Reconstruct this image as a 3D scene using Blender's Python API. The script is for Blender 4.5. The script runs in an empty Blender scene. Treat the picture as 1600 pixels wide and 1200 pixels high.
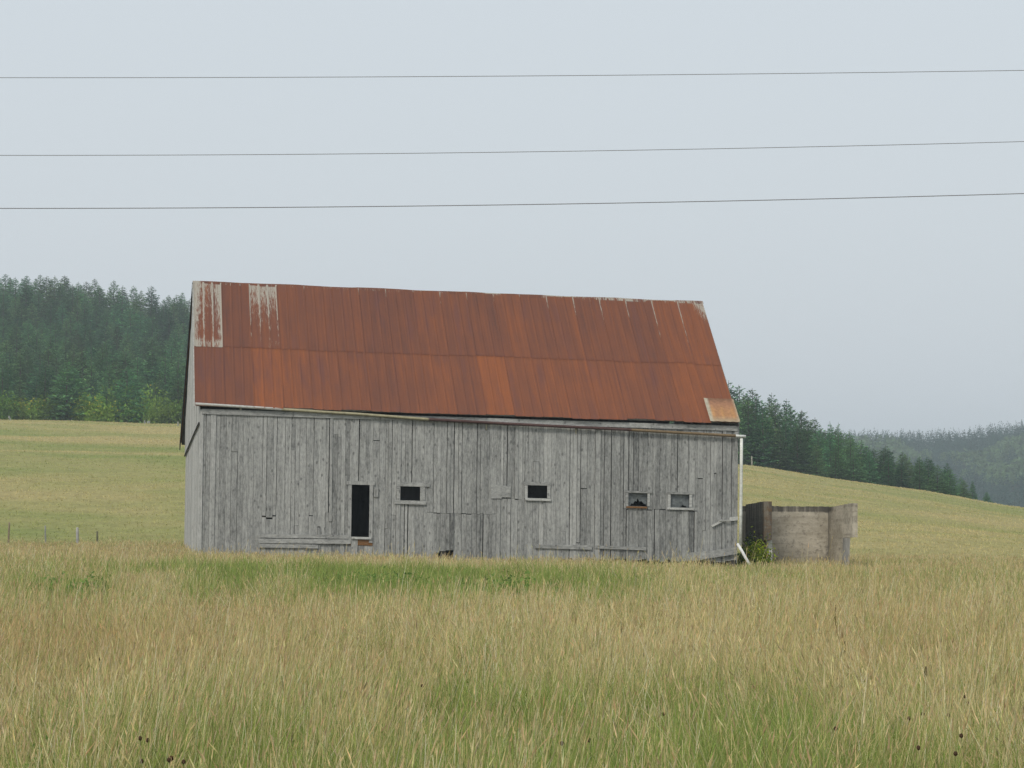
import bpy, math, random
import numpy as np
from mathutils import Vector

# ------------------------------------------------------------------ camera, world, sun, exposure
sc = bpy.context.scene
col = sc.collection
F, CX, CY, HOR, ZC = 4000.0, 800.0, 600.0, 780.0, 1.75      # photograph: focal length in pixels, centre, horizon row, eye height
PITCH = math.atan((HOR - CY) / F)
cam = bpy.data.objects.new('camera', bpy.data.cameras.new('camera'))
col.objects.link(cam)
cam.data.sensor_width = 36.0
cam.data.lens = F / 1600.0 * 36.0
cam.data.clip_start = 0.5
cam.data.clip_end = 9000.0
cam.location = (0, 0, ZC)
cam.rotation_euler = (math.pi / 2 + PITCH, 0, 0)
sc.camera = cam

TO_SUN = Vector((-0.42, -0.74, 0.85)).normalized()
SUN_EL = math.asin(TO_SUN.z)
SUN_AZ = math.atan2(TO_SUN.x, TO_SUN.y)
w = bpy.data.worlds.new('World')
sc.world = w
w.use_nodes = True
nt = w.node_tree
nt.nodes.clear()
sky = nt.nodes.new('ShaderNodeTexSky')
sky.sky_type = 'NISHITA'
sky.sun_disc = False
sky.sun_elevation = SUN_EL
sky.sun_rotation = SUN_AZ
sky.air_density = 1.5
sky.dust_density = 6.0
mixn = nt.nodes.new('ShaderNodeMix')
mixn.data_type = 'RGBA'
mixn.inputs['Factor'].default_value = 0.88          # an even veil of high overcast over the clear sky
mixn.inputs['B'].default_value = (5.88, 6.38, 6.84, 1)
bg = nt.nodes.new('ShaderNodeBackground')
bg.inputs['Strength'].default_value = 0.1
wo = nt.nodes.new('ShaderNodeOutputWorld')
nt.links.new(sky.outputs[0], mixn.inputs['A'])
nt.links.new(mixn.outputs['Result'], bg.inputs['Color'])
nt.links.new(bg.outputs[0], wo.inputs['Surface'])

sun = bpy.data.objects.new('sun', bpy.data.lights.new('sun', 'SUN'))
col.objects.link(sun)
sun.data.energy = 1.5
sun.data.angle = math.radians(12)
sun.data.color = (1.0, 0.95, 0.86)
sun.rotation_euler = TO_SUN.to_track_quat('Z', 'Y').to_euler()
sun.location = (-60, -30, 60)

sc.view_settings.view_transform = 'Standard'
sc.view_settings.look = 'None'
sc.view_settings.gamma = 1.0
sc.view_settings.exposure = 0.25
sc.render.engine = 'CYCLES'
sc.cycles.max_bounces = 6
sc.cycles.transparent_max_bounces = 6
sc.cycles.use_denoising = True
sc.cycles.denoising_prefilter = 'NONE'
sc.cycles.use_adaptive_sampling = False

# ------------------------------------------------------------------ helpers
rng = np.random.default_rng(7)
random.seed(7)


def lin(r, g, b):
    f = lambda c: (c / 255 / 12.92) if c <= 10 else ((c / 255 + 0.055) / 1.055) ** 2.4
    return (f(r), f(g), f(b))


def at(px, py, Y):
    """photo pixel -> world point on the plane y = Y"""
    a = (px - CX) / F
    b = (CY - py) / F
    c, s = math.cos(PITCH), math.sin(PITCH)
    dx, dy, dz = a, c - b * s, s + b * c
    t = Y / dy
    return np.array([dx * t, Y, ZC + dz * t])


def tag(o, label=None, cat=None, group=None, kind=None):
    if label:
        o['label'] = label
    if cat:
        o['category'] = cat
    if group:
        o['group'] = group
    if kind:
        o['kind'] = kind
    return o


def empty(name, loc=(0, 0, 0), rz=0.0):
    o = bpy.data.objects.new(name, None)
    col.objects.link(o)
    o.location = loc
    o.rotation_euler = (0, 0, rz)
    o.empty_display_size = 0.3
    return o


class MB:
    """collects faces for ONE mesh; every vertex carries a colour"""
    def __init__(self):
        self.v, self.f, self.c, self.uv = [], [], [], []

    def add(self, verts, faces, c=(1, 1, 1), cs=None):
        b = len(self.v)
        self.v += [tuple(float(q) for q in p) for p in verts]
        self.f += [tuple(b + i for i in fc) for fc in faces]
        self.c += [tuple(x) for x in cs] if cs is not None else [tuple(c)] * len(verts)

    def hexa(self, p, c=(1, 1, 1)):
        """8 corners: bottom ring 0-3, top ring 4-7"""
        self.add(p, [(0, 3, 2, 1), (4, 5, 6, 7), (0, 1, 5, 4), (1, 2, 6, 5), (2, 3, 7, 6), (3, 0, 4, 7)], c)

    def prism(self, poly, off, c=(1, 1, 1)):
        n = len(poly)
        poly = [np.array(p, float) for p in poly]
        back = [p + np.array(off, float) for p in poly]
        fs = [tuple(range(n)), tuple(range(2 * n - 1, n - 1, -1))]
        fs += [(i, n + i, n + (i + 1) % n, (i + 1) % n) for i in range(n)]
        self.add(poly + back, fs, c)

    def tube(self, pts, rad, n=8, c=(1, 1, 1), cs=None, caps=True):
        pts = [np.array(p, float) for p in pts]
        rad = rad if hasattr(rad, '__len__') else [rad] * len(pts)
        vs, cc = [], []
        for i, p in enumerate(pts):
            d = pts[min(i + 1, len(pts) - 1)] - pts[max(i - 1, 0)]
            d = d / (np.linalg.norm(d) + 1e-9)
            a = np.cross(d, (0, 0, 1) if abs(d[2]) < 0.9 else (1, 0, 0))
            a /= np.linalg.norm(a)
            b = np.cross(d, a)
            for k in range(n):
                t = 2 * math.pi * k / n
                vs.append(p + rad[i] * (a * math.cos(t) + b * math.sin(t)))
                cc.append(cs[i] if cs is not None else c)
        fs = []
        for i in range(len(pts) - 1):
            for k in range(n):
                fs.append((i * n + k, i * n + (k + 1) % n, (i + 1) * n + (k + 1) % n, (i + 1) * n + k))
        if caps:
            fs.append(tuple(range(n - 1, -1, -1)))
            fs.append(tuple((len(pts) - 1) * n + k for k in range(n)))
        self.add(vs, fs, cs=cc)

    def build(self, name, mat, parent=None, smooth=False):
        me = bpy.data.meshes.new(name)
        me.from_pydata(self.v, [], self.f)
        a = me.color_attributes.new('Col', 'FLOAT_COLOR', 'POINT')
        arr = np.ones((len(self.v), 4), np.float32)
        arr[:, :3] = np.array(self.c, np.float32)
        a.data.foreach_set('color', arr.ravel())
        if smooth:
            me.polygons.foreach_set('use_smooth', [True] * len(me.polygons))
        me.update()
        o = bpy.data.objects.new(name, me)
        col.objects.link(o)
        for m in (mat if isinstance(mat, (list, tuple)) else [mat]):
            me.materials.append(m)
        if parent:
            o.parent = parent
        return o


def np_object(name, V, quads, tris, C, mat, link=True):
    """one mesh from numpy arrays"""
    me = bpy.data.meshes.new(name)
    nq, ntr = len(quads), len(tris)
    me.vertices.add(len(V))
    me.vertices.foreach_set('co', V.astype(np.float32).ravel())
    loops = np.concatenate([quads.ravel(), tris.ravel()]).astype(np.int32)
    me.loops.add(len(loops))
    me.loops.foreach_set('vertex_index', loops)
    me.polygons.add(nq + ntr)
    st = np.concatenate([np.arange(nq) * 4, nq * 4 + np.arange(ntr) * 3]).astype(np.int32)
    me.polygons.foreach_set('loop_start', st)
    me.update(calc_edges=True)
    a = me.color_attributes.new('Col', 'FLOAT_COLOR', 'POINT')
    arr = np.ones((len(V), 4), np.float32)
    arr[:, :3] = C
    a.data.foreach_set('color', arr.ravel())
    me.materials.append(mat)
    o = bpy.data.objects.new(name, me)
    if link:
        col.objects.link(o)
    return o


def _hash(ix, iy, s):
    h = (ix * 374761393 + iy * 668265263 + s * 1442695041) & 0x7fffffff
    h = ((h ^ (h >> 13)) * 1274126177) & 0x7fffffff
    return ((h ^ (h >> 16)) & 0xffff) / 65535.0


def vnoise(x, y, s=0):
    x = np.asarray(x, float)
    y = np.asarray(y, float)
    ix, iy = np.floor(x).astype(np.int64), np.floor(y).astype(np.int64)
    fx, fy = x - ix, y - iy
    fx, fy = fx * fx * (3 - 2 * fx), fy * fy * (3 - 2 * fy)
    a, b = _hash(ix, iy, s), _hash(ix + 1, iy, s)
    c, d = _hash(ix, iy + 1, s), _hash(ix + 1, iy + 1, s)
    return (a * (1 - fx) + b * fx) * (1 - fy) + (c * (1 - fx) + d * fx) * fy


def fbm(x, y, s=0, o=4):
    t, amp, tot = 0, 1.0, 0
    for k in range(o):
        t = t + amp * vnoise(x * 2 ** k, y * 2 ** k, s + 17 * k)
        tot += amp
        amp *= 0.55
    return t / tot


def sstep(a, b, x):
    t = np.clip((x - a) / (b - a), 0, 1)
    return t * t * (3 - 2 * t)


# ------------------------------------------------------------------ node material helpers
def newmat(name, rough=0.9, spec=0.2):
    m = bpy.data.materials.new(name)
    m.use_nodes = True
    b = m.node_tree.nodes['Principled BSDF']
    b.inputs['Roughness'].default_value = rough
    b.inputs['Specular IOR Level'].default_value = spec
    return m, m.node_tree, b


def nd(t, typ, **kw):
    n = t.nodes.new(typ)
    for k, v in kw.items():
        if k in n.inputs.keys():
            n.inputs[k].default_value = v
        else:
            setattr(n, k, v)
    return n


def mth(t, op, a, b=None):
    n = t.nodes.new('ShaderNodeMath')
    n.operation = op
    for i, x in enumerate((a, b)):
        if x is None:
            continue
        if hasattr(x, 'default_value'):
            t.links.new(x, n.inputs[i])
        else:
            n.inputs[i].default_value = x
    return n.outputs[0]


def mixc(t, fac, a, b, mode='MIX'):
    n = t.nodes.new('ShaderNodeMix')
    n.data_type = 'RGBA'
    n.blend_type = mode
    for key, x in (('Factor', fac), ('A', a), ('B', b)):
        if hasattr(x, 'default_value'):
            t.links.new(x, n.inputs[key])
        else:
            n.inputs[key].default_value = x if key == 'Factor' else (tuple(x) + (1,))
    return n.outputs['Result']


def maprange(t, x, a, b, c=0.0, d=1.0):
    n = t.nodes.new('ShaderNodeMapRange')
    n.inputs['From Min'].default_value = a
    n.inputs['From Max'].default_value = b
    n.inputs['To Min'].default_value = c
    n.inputs['To Max'].default_value = d
    t.links.new(x, n.inputs['Value'])
    return n.outputs[0]


def noise(t, vec, scale, detail=4.0, rough=0.55):
    n = t.nodes.new('ShaderNodeTexNoise')
    n.inputs['Scale'].default_value = scale
    n.inputs['Detail'].default_value = detail
    n.inputs['Roughness'].default_value = rough
    t.links.new(vec, n.inputs['Vector'])
    return n.outputs['Fac']


def vecscale(t, vec, s, off=None):
    n = t.nodes.new('ShaderNodeVectorMath')
    n.operation = 'MULTIPLY'
    t.links.new(vec, n.inputs[0])
    n.inputs[1].default_value = s
    o = n.outputs[0]
    if off is not None:
        a = t.nodes.new('ShaderNodeVectorMath')
        a.operation = 'ADD'
        t.links.new(o, a.inputs[0])
        t.links.new(off, a.inputs[1])
        o = a.outputs[0]
    return o


def colattr(t):
    a = t.nodes.new('ShaderNodeAttribute')
    a.attribute_name = 'Col'
    return a


def bump(t, b, h, strength=0.4, dist=0.02):
    n = t.nodes.new('ShaderNodeBump')
    n.inputs['Strength'].default_value = strength
    n.inputs['Distance'].default_value = dist
    t.links.new(h, n.inputs['Height'])
    t.links.new(n.outputs[0], b.inputs['Normal'])


# weathered boards: Col = (tone, random offset, brown stain)
def mat_board(name, vertical=True):
    m, t, b = newmat(name, 0.92, 0.15)
    tc = nd(t, 'ShaderNodeTexCoord').outputs['Object']
    at_ = colattr(t)
    sp = nd(t, 'ShaderNodeSeparateColor')
    t.links.new(at_.outputs['Color'], sp.inputs[0])
    off = nd(t, 'ShaderNodeCombineXYZ')
    t.links.new(mth(t, 'MULTIPLY', sp.outputs[1], 37.0), off.inputs[0])
    t.links.new(mth(t, 'MULTIPLY', sp.outputs[1], 91.0), off.inputs[2])
    st = (1, 1, 0.07) if vertical else (0.07, 1, 1)
    g1 = noise(t, vecscale(t, tc, tuple(22 * q for q in st), off.outputs[0]), 1.0, 5, 0.62)
    g2 = noise(t, vecscale(t, tc, tuple(70 * q for q in st), off.outputs[0]), 1.0, 3, 0.6)
    blot = noise(t, vecscale(t, tc, (1.6, 1.6, 0.9), off.outputs[0]), 1.0, 4, 0.6)
    mot = noise(t, vecscale(t, tc, (16, 16, 7) if vertical else (7, 16, 16), off.outputs[0]), 1.0, 4, 0.7)
    tone = mth(t, 'ADD', sp.outputs[0], mth(t, 'MULTIPLY', mth(t, 'SUBTRACT', g1, 0.5), 0.85))
    tone = mth(t, 'ADD', tone, mth(t, 'MULTIPLY', mth(t, 'SUBTRACT', blot, 0.5), 0.6))
    tone = mth(t, 'ADD', tone, mth(t, 'MULTIPLY', mth(t, 'SUBTRACT', mot, 0.5), 1.0))
    c = mixc(t, maprange(t, tone, 0.0, 1.0), (0.115, 0.118, 0.116), (0.56, 0.56, 0.535))
    # checks and cracks along the grain
    crack = maprange(t, g2, 0.30, 0.40, 0.45, 1.0)
    cc = nd(t, 'ShaderNodeCombineColor')
    for i in range(3):
        t.links.new(crack, cc.inputs[i])
    c = mixc(t, 1.0, c, cc.outputs[0], 'MULTIPLY')
    # knots and nail weeping
    vo = nd(t, 'ShaderNodeTexVoronoi')
    vo.inputs['Scale'].default_value = 1.0
    t.links.new(vecscale(t, tc, (4.6, 4.6, 3.1), off.outputs[0]), vo.inputs['Vector'])
    kn = maprange(t, vo.outputs['Distance'], 0.10, 0.20, 1.0, 0.0)
    c = mixc(t, mth(t, 'MULTIPLY', kn, 0.62), c, (0.085, 0.085, 0.085))
    # damp, brown rot where painted in
    rot = noise(t, vecscale(t, tc, (3, 3, 2.0)), 1.0, 5, 0.65)
    rm = maprange(t, mth(t, 'ADD', rot, sp.outputs[2]), 0.92, 1.15)
    c = mixc(t, rm, c, (0.20, 0.105, 0.045))
    t.links.new(c, b.inputs['Base Color'])
    bump(t, b, mth(t, 'ADD', g1, mth(t, 'MULTIPLY', g2, 0.5)), 0.5, 0.012)
    return m


# plain wood/paint pieces whose colour sits in Col
def mat_col(name, rough=0.85, spec=0.2, amp=0.5, stretch=(1, 1, 1), scale=6.0, metal=0.0):
    m, t, b = newmat(name, rough, spec)
    tc = nd(t, 'ShaderNodeTexCoord').outputs['Object']
    n = noise(t, vecscale(t, tc, tuple(scale * q for q in stretch)), 1.0, 5, 0.62)
    k = maprange(t, n, 0.2, 0.8, 1 - amp, 1 + amp)
    cc = nd(t, 'ShaderNodeCombineColor')
    for i in range(3):
        t.links.new(k, cc.inputs[i])
    c = mixc(t, 1.0, colattr(t).outputs['Color'], cc.outputs[0], 'MULTIPLY')
    t.links.new(c, b.inputs['Base Color'])
    b.inputs['Metallic'].default_value = metal
    bump(t, b, n, 0.25, 0.01)
    return m


# rusted roof sheets: Col = (sheet random, zinc left, orange)
def mat_roof():
    m, t, b = newmat('rusty_sheet_metal', 0.88, 0.08)
    tc = nd(t, 'ShaderNodeTexCoord').outputs['UV']
    at_ = colattr(t)
    sp = nd(t, 'ShaderNodeSeparateColor')
    t.links.new(at_.outputs['Color'], sp.inputs[0])
    run = noise(t, vecscale(t, tc, (13.0, 0.35, 1)), 1.0, 5, 0.6)
    run2 = noise(t, vecscale(t, tc, (4.0, 0.22, 1)), 1.0, 4, 0.6)
    blot = noise(t, vecscale(t, tc, (1.0, 0.8, 1)), 1.0, 6, 0.62)
    fine = noise(t, vecscale(t, tc, (26.0, 16.0, 1)), 1.0, 4, 0.65)
    k = mth(t, 'ADD', mth(t, 'MULTIPLY', run, 0.72), mth(t, 'MULTIPLY', blot, 0.30))
    k = mth(t, 'ADD', k, mth(t, 'MULTIPLY', mth(t, 'SUBTRACT', fine, 0.5), 0.35))
    k = mth(t, 'ADD', k, mth(t, 'MULTIPLY', sp.outputs[2], 0.40))
    k = mth(t, 'ADD', k, mth(t, 'MULTIPLY', mth(t, 'SUBTRACT', run2, 0.5), 0.5))
    k = mth(t, 'SUBTRACT', k, 0.035)
    r = nd(t, 'ShaderNodeValToRGB')
    e = r.color_ramp.elements
    e[0].position, e[0].color = 0.26, (0.108, 0.054, 0.043, 1)
    e[1].position, e[1].color = 0.95, (0.265, 0.092, 0.040, 1)
    q = e.new(0.46)
    q.color = (0.148, 0.064, 0.044, 1)
    q = e.new(0.66)
    q.color = (0.188, 0.074, 0.043, 1)
    t.links.new(k, r.inputs[0])
    c = r.outputs['Color']
    pur = maprange(t, noise(t, vecscale(t, tc, (3.0, 0.3, 1)), 1.0, 3), 0.54, 0.70, 0.0, 0.55)
    c = mixc(t, pur, c, (0.125, 0.062, 0.058))
    # galvanised coat that has not rusted through yet
    zn = noise(t, vecscale(t, tc, (26.0, 2.6, 1)), 1.0, 6, 0.72)
    zm = maprange(t, mth(t, 'ADD', zn, mth(t, 'MULTIPLY', sp.outputs[1], 0.85)), 0.93, 1.06)
    zc = mixc(t, fine, (0.26, 0.245, 0.20), (0.47, 0.45, 0.39))
    c = mixc(t, mth(t, 'MULTIPLY', zm, 0.85), c, zc)
    t.links.new(c, b.inputs['Base Color'])
    bump(t, b, mth(t, 'ADD', fine, run), 0.2, 0.008)
    return m


def mat_concrete():
    m, t, b = newmat('stained_concrete', 0.93, 0.15)
    tc = nd(t, 'ShaderNodeTexCoord').outputs['Object']
    at_ = colattr(t)
    big = noise(t, vecscale(t, tc, (1.2, 1.2, 1.6)), 1.0, 6, 0.62)
    fine = noise(t, vecscale(t, tc, (9, 9, 9)), 1.0, 5, 0.65)
    run = noise(t, vecscale(t, tc, (7.0, 7.0, 0.7)), 1.0, 4, 0.6)
    lay = noise(t, vecscale(t, tc, (0.5, 0.5, 6.5)), 1.0, 3, 0.5)
    c = mixc(t, maprange(t, big, 0.36, 0.64), (0.36, 0.32, 0.25), (0.56, 0.505, 0.41))
    c = mixc(t, maprange(t, lay, 0.58, 0.74, 0.0, 0.45), c, (0.15, 0.12, 0.095))
    c = mixc(t, maprange(t, fine, 0.52, 0.70, 0.0, 0.65), c, (0.14, 0.12, 0.10))
    # black algae running down from the tops, plus a darker corner and foot, and the side wall's painted shade (amount painted in Col.r)
    sp = nd(t, 'ShaderNodeSeparateColor')
    t.links.new(at_.outputs['Color'], sp.inputs[0])
    st = maprange(t, mth(t, 'ADD', mth(t, 'MULTIPLY', run, 0.6), mth(t, 'MULTIPLY', sp.outputs[0], 0.9)), 0.62, 0.95, 0.0, 0.88)
    c = mixc(t, st, c, (0.055, 0.05, 0.043))
    c = mixc(t, maprange(t, mth(t, 'ADD', fine, sp.outputs[1]), 0.85, 1.2, 0, 0.8), c, (0.22, 0.12, 0.05))
    t.links.new(c, b.inputs['Base Color'])
    bump(t, b, mth(t, 'ADD', fine, lay), 0.6, 0.03)
    return m


def mat_plant(name, transl=0.35, var=0.0, rough=0.8):
    m = bpy.data.materials.new(name)
    m.use_nodes = True
    t = m.node_tree
    t.nodes.clear()
    c = colattr(t).outputs['Color']
    if var > 0:
        oi = nd(t, 'ShaderNodeObjectInfo')
        hs = nd(t, 'ShaderNodeHueSaturation')
        t.links.new(maprange(t, oi.outputs['Random'], 0, 1, 0.5 - 0.03 * var, 0.5 + 0.035 * var), hs.inputs['Hue'])
        rr = mth(t, 'FRACT', mth(t, 'MULTIPLY', oi.outputs['Random'], 7.31))
        t.links.new(maprange(t, rr, 0, 1, 1 - 0.35 * var, 1 + 0.4 * var), hs.inputs['Value'])
        t.links.new(c, hs.inputs['Color'])
        c = hs.outputs[0]
    d = nd(t, 'ShaderNodeBsdfDiffuse')
    tr = nd(t, 'ShaderNodeBsdfTranslucent')
    mx = nd(t, 'ShaderNodeMixShader')
    mx.inputs[0].default_value = transl
    o = nd(t, 'ShaderNodeOutputMaterial')
    t.links.new(c, d.inputs[0])
    t.links.new(c, tr.inputs[0])
    t.links.new(d.outputs[0], mx.inputs[1])
    t.links.new(tr.outputs[0], mx.inputs[2])
    t.links.new(mx.outputs[0], o.inputs[0])
    return m


def mat_ground():
    m, t, b = newmat('pasture_ground', 0.95, 0.05)
    tc = nd(t, 'ShaderNodeTexCoord').outputs['Object']
    n1 = noise(t, vecscale(t, tc, (1.6, 0.7, 1)), 1.0, 6, 0.68)
    n2 = noise(t, vecscale(t, tc, (9, 5, 4)), 1.0, 4, 0.65)
    k = maprange(t, mth(t, 'ADD', mth(t, 'MULTIPLY', n1, 0.6), mth(t, 'MULTIPLY', n2, 0.4)), 0.25, 0.75, 0.62, 1.38)
    cc = nd(t, 'ShaderNodeCombineColor')
    for i in range(3):
        t.links.new(k, cc.inputs[i])
    t.links.new(mixc(t, 1.0, colattr(t).outputs['Color'], cc.outputs[0], 'MULTIPLY'), b.inputs['Base Color'])
    bump(t, b, mth(t, 'ADD', n1, n2), 0.8, 0.12)
    return m


def mat_pane():
    m, t, b = newmat('dusty_glass', 0.35, 0.5)
    tc = nd(t, 'ShaderNodeTexCoord').outputs['Object']
    n = noise(t, vecscale(t, tc, (5, 5, 9)), 1.0, 5, 0.7)
    t.links.new(mixc(t, maprange(t, n, 0.3, 0.7), (0.06, 0.068, 0.07), (0.20, 0.22, 0.225)), b.inputs['Base Color'])
    bump(t, b, n, 0.4, 0.03)
    return m


M = dict(board=mat_board('weathered_boards'), hboard=mat_board('weathered_horizontal_boards', False),
         roof=mat_roof(), paint=mat_col('old_paint', 0.7, 0.3, 0.35, (1, 1, 1), 9.0),
         dark=mat_col('dark_wood', 0.9, 0.1, 0.5, (1, 1, 0.2), 8.0), concrete=mat_concrete(), ground=mat_ground(),
         grass=mat_plant('grass_blades', 0.30), leaf=mat_plant('spruce_needles', 0.28, 1.15),
         weed=mat_plant('weed_leaves', 0.35, 0.5), wood=mat_plant('far_leaves', 0.15),
         bark=mat_col('bark', 0.95, 0.05, 0.4), pane=mat_pane(), wire=mat_col('wire_metal', 0.6, 0.3, 0.1),
         feather=mat_col('feathers', 0.7, 0.2, 0.2))

# ------------------------------------------------------------------ terrain
COLS = np.array([-1200, 0, 290, 700, 1150, 1300, 1450, 1600, 2000, 2800], float)
ROWS = [
    (-200, [0] * 10), (5, [0] * 10), (45, [0.1, 0.05, 0.03, 0, -0.05, -0.05, -0.08, -0.1, -0.1, -0.1]),
    (80, [0.0, -0.1, -0.14, -0.32, -0.58, -0.62, -0.62, -0.62, -0.6, -0.6]),
    (95, [0.4, 0.1, 0.05, -0.15, -0.42, -0.42, -0.45, -0.5, -0.6, -0.8]),
    (150, [4.0, 3.3, 3.0, 2.2, 1.5, 0.9, 0.45, -0.2, -1.0, -1.8]),
    (220, [8.0, 6.9, 6.5, 5.2, 3.9, 2.6, 1.55, 0.25, -1.0, -2.2]),
    (290, [11.5, 10.4, 9.9, 8.0, 5.7, 4.07, 2.6, 0.82, -1.2, -3.0]),
    (325, [13.6, 12.0, 11.4, 8.8, 6.4, 4.0, 1.9, -1.2, -4.5, -7]),
    (450, [31, 26.5, 23, 19, 11, 3, -5, -12, -18, -20]),
    (600, [53, 46.3, 41.3, 30, 8, -5, -15, -22, -24, -24]),
    (700, [53, 46, 40, 28, 2, -10, -18, -20, -20, -20]),
    (900, [45, 40, 35, 20, 0, -8, -8, -5, 0, 4]),
    (1150, [40, 36, 32, 24, 17, 15, 14, 17, 22, 28]),
    (1300, [40, 36, 32, 29, 28, 27, 27, 31.5, 38, 48]),
    (1360, [40, 36, 32, 29, 28.5, 27.5, 27.5, 32, 39, 49]),
    (2000, [30, 28, 26, 24, 22, 22, 22, 24, 28, 34]),
    (4200, [10] * 10),
]


def pchip(x, y, q):
    h = np.diff(x)
    d = np.diff(y) / h
    m = np.zeros_like(y)
    for i in range(1, len(x) - 1):
        if d[i - 1] * d[i] > 0:
            w1, w2 = 2 * h[i] + h[i - 1], h[i] + 2 * h[i - 1]
            m[i] = (w1 + w2) / (w1 / d[i - 1] + w2 / d[i])
    m[0], m[-1] = d[0], d[-1]
    i = np.clip(np.searchsorted(x, q) - 1, 0, len(x) - 2)
    t = (q - x[i]) / h[i]
    return ((2 * t**3 - 3 * t**2 + 1) * y[i] + (t**3 - 2 * t**2 + t) * h[i] * m[i]
            + (-2 * t**3 + 3 * t**2) * y[i + 1] + (t**3 - t**2) * h[i] * m[i + 1])


RY = np.array([r[0] for r in ROWS], float)
RZ = np.array([r[1] for r in ROWS], float)
QY = np.concatenate([np.linspace(-200, 700, 901), np.linspace(702, 4200, 900)])
QX = np.linspace(-1200, 2800, 401)
_t = np.array([pchip(RY, RZ[:, k], QY) for k in range(len(COLS))])          # cols x QY
TAB = np.array([pchip(COLS, _t[:, j], QX) for j in range(len(QY))])          # QY x QX


def H(x, y):
    x = np.asarray(x, float)
    y = np.asarray(y, float)
    px = np.clip(800 + 4000 * x / np.maximum(y, 5), -1200, 2800)
    yy = np.clip(y, -200, 4199)
    j = np.clip(np.searchsorted(QY, yy) - 1, 0, len(QY) - 2)
    t = (yy - QY[j]) / (QY[j + 1] - QY[j])
    fx = (px + 1200) / 10.0
    i = np.clip(fx.astype(int), 0, len(QX) - 2)
    s = fx - i
    z = ((TAB[j, i] * (1 - s) + TAB[j, i + 1] * s) * (1 - t) + (TAB[j + 1, i] * (1 - s) + TAB[j + 1, i + 1] * s) * t)
    amp = 0.10 + 0.25 * sstep(90, 200, y)
    return z + amp * (fbm(x / 9.0, y / 14.0, 3, 3) - 0.5)


def Hs(x, y):
    return float(H(np.array([x]), np.array([y]))[0])


TAN = np.array([0.33, 0.262, 0.118])
TAN2 = np.array([0.375, 0.275, 0.155])
GRN = np.array([0.125, 0.185, 0.050])
GRN2 = np.array([0.20, 0.225, 0.068])
OLV = np.array([0.225, 0.215, 0.085])


def green_amount(x, y):
    """0 dry tan, 1 fresh green, over the whole field"""
    px = 800 + 4000 * x / np.maximum(y, 5)
    n = fbm(x / 3.2 + 9, y / 5.5, 11, 4)
    g = 0.40 + 1.5 * (n - 0.5) + 1.1 * (fbm(x / 0.9, y / 2.4, 71, 3) - 0.5)
    e = lambda cx, rx, cy, ry: np.exp(-((px - cx) / rx) ** 2 - ((y - cy) / ry) ** 2)
    near = (y < 90)
    band = 0.6 * e(760, 230, 44, 10) + 0.4 * e(420, 260, 50, 10) + 0.6 * e(100, 90, 40, 5) + 0.45 * e(1200, 150, 62, 8)
    dry = 0.55 * e(150, 330, 25, 5) + 0.42 * e(1250, 420, 32, 9) + 0.5 * e(500, 900, 78, 9) + 0.3 * e(800, 400, 26, 6)
    wn = lambda v, a, b, s: sstep(a - s, a + s, v) * (1 - sstep(b - s, b + s, v))
    nn = fbm(x / 1.6 + 5, y / 4.0, 61, 3)
    band = band + np.clip((nn - 0.33) * 2.8, 0, 1) * (wn(px, 540, 960, 80) * wn(y, 35.5, 60, 3) + 0.55 * wn(px, 220, 600, 60) * wn(y, 44, 61, 3) + 0.9 * wn(px, 10, 185, 25) * wn(y, 36, 46, 2))
    low = 0.24 * sstep(21, 12, y)
    gn = np.clip(g + band - dry + low, 0, 0.90)
    # hill pasture: streaks along the contour
    h = fbm(x / 24.0 + 3 + y / 60.0, y / 17.0 + 0.4 * fbm(x / 15.0, y / 30.0, 37, 2) * 4, 23, 4)
    h2 = fbm(x / 5.0, y / 5.0, 29, 3)
    gh = 0.39 + 1.9 * (h - 0.5) + 0.8 * (h2 - 0.5) + 0.45 * np.exp(-((y - 112) / 12.0) ** 2) * (px < 700) - 0.2 * sstep(230, 300, y)
    gh = np.clip(gh, 0, 1)
    k = sstep(84, 100, y)
    return gn * (1 - k) + gh * k


yr = np.concatenate([np.array([-60, -30, -12]), np.arange(0, 90, 1.5), np.arange(90, 345, 1.25), np.arange(350, 720, 10), np.geomspace(740, 2400, 40)])
tcs = np.concatenate([np.linspace(-0.62, -0.26, 20)[:-1], np.linspace(-0.26, 0.26, 190), np.linspace(0.26, 0.62, 20)[1:]])
GX = tcs[None, :] * (np.maximum(yr, 0)[:, None] + 45)
GY = np.repeat(yr[:, None], len(tcs), 1)
GZ = H(GX, GY)
V = np.stack([GX, GY, GZ], -1).reshape(-1, 3)
nr, nc = len(yr), len(tcs)
ii = (np.arange(nr - 1)[:, None] * nc + np.arange(nc - 1)[None, :]).ravel()
Q = np.stack([ii, ii + 1, ii + nc + 1, ii + nc], 1)
g = green_amount(V[:, 0], V[:, 1])[:, None]
near_c = np.array([0.15, 0.125, 0.055]) * (1 - g) + np.array([0.09, 0.105, 0.035]) * g
hill_c = np.array([0.375, 0.318, 0.145]) * (1 - g) + np.array([0.235, 0.262, 0.09]) * g
k = sstep(84, 102, V[:, 1])[:, None]
GC = near_c * (1 - k) + hill_c * k
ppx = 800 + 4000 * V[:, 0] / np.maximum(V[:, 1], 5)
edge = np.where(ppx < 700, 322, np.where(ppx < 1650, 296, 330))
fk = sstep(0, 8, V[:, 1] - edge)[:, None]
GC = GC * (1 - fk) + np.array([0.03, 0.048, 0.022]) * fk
ground = np_object('ground', V, Q, np.zeros((0, 3), int), GC, M['ground'])
ground.data.polygons.foreach_set('use_smooth', [True] * len(ground.data.polygons))
tag(ground, kind='structure')

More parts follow.
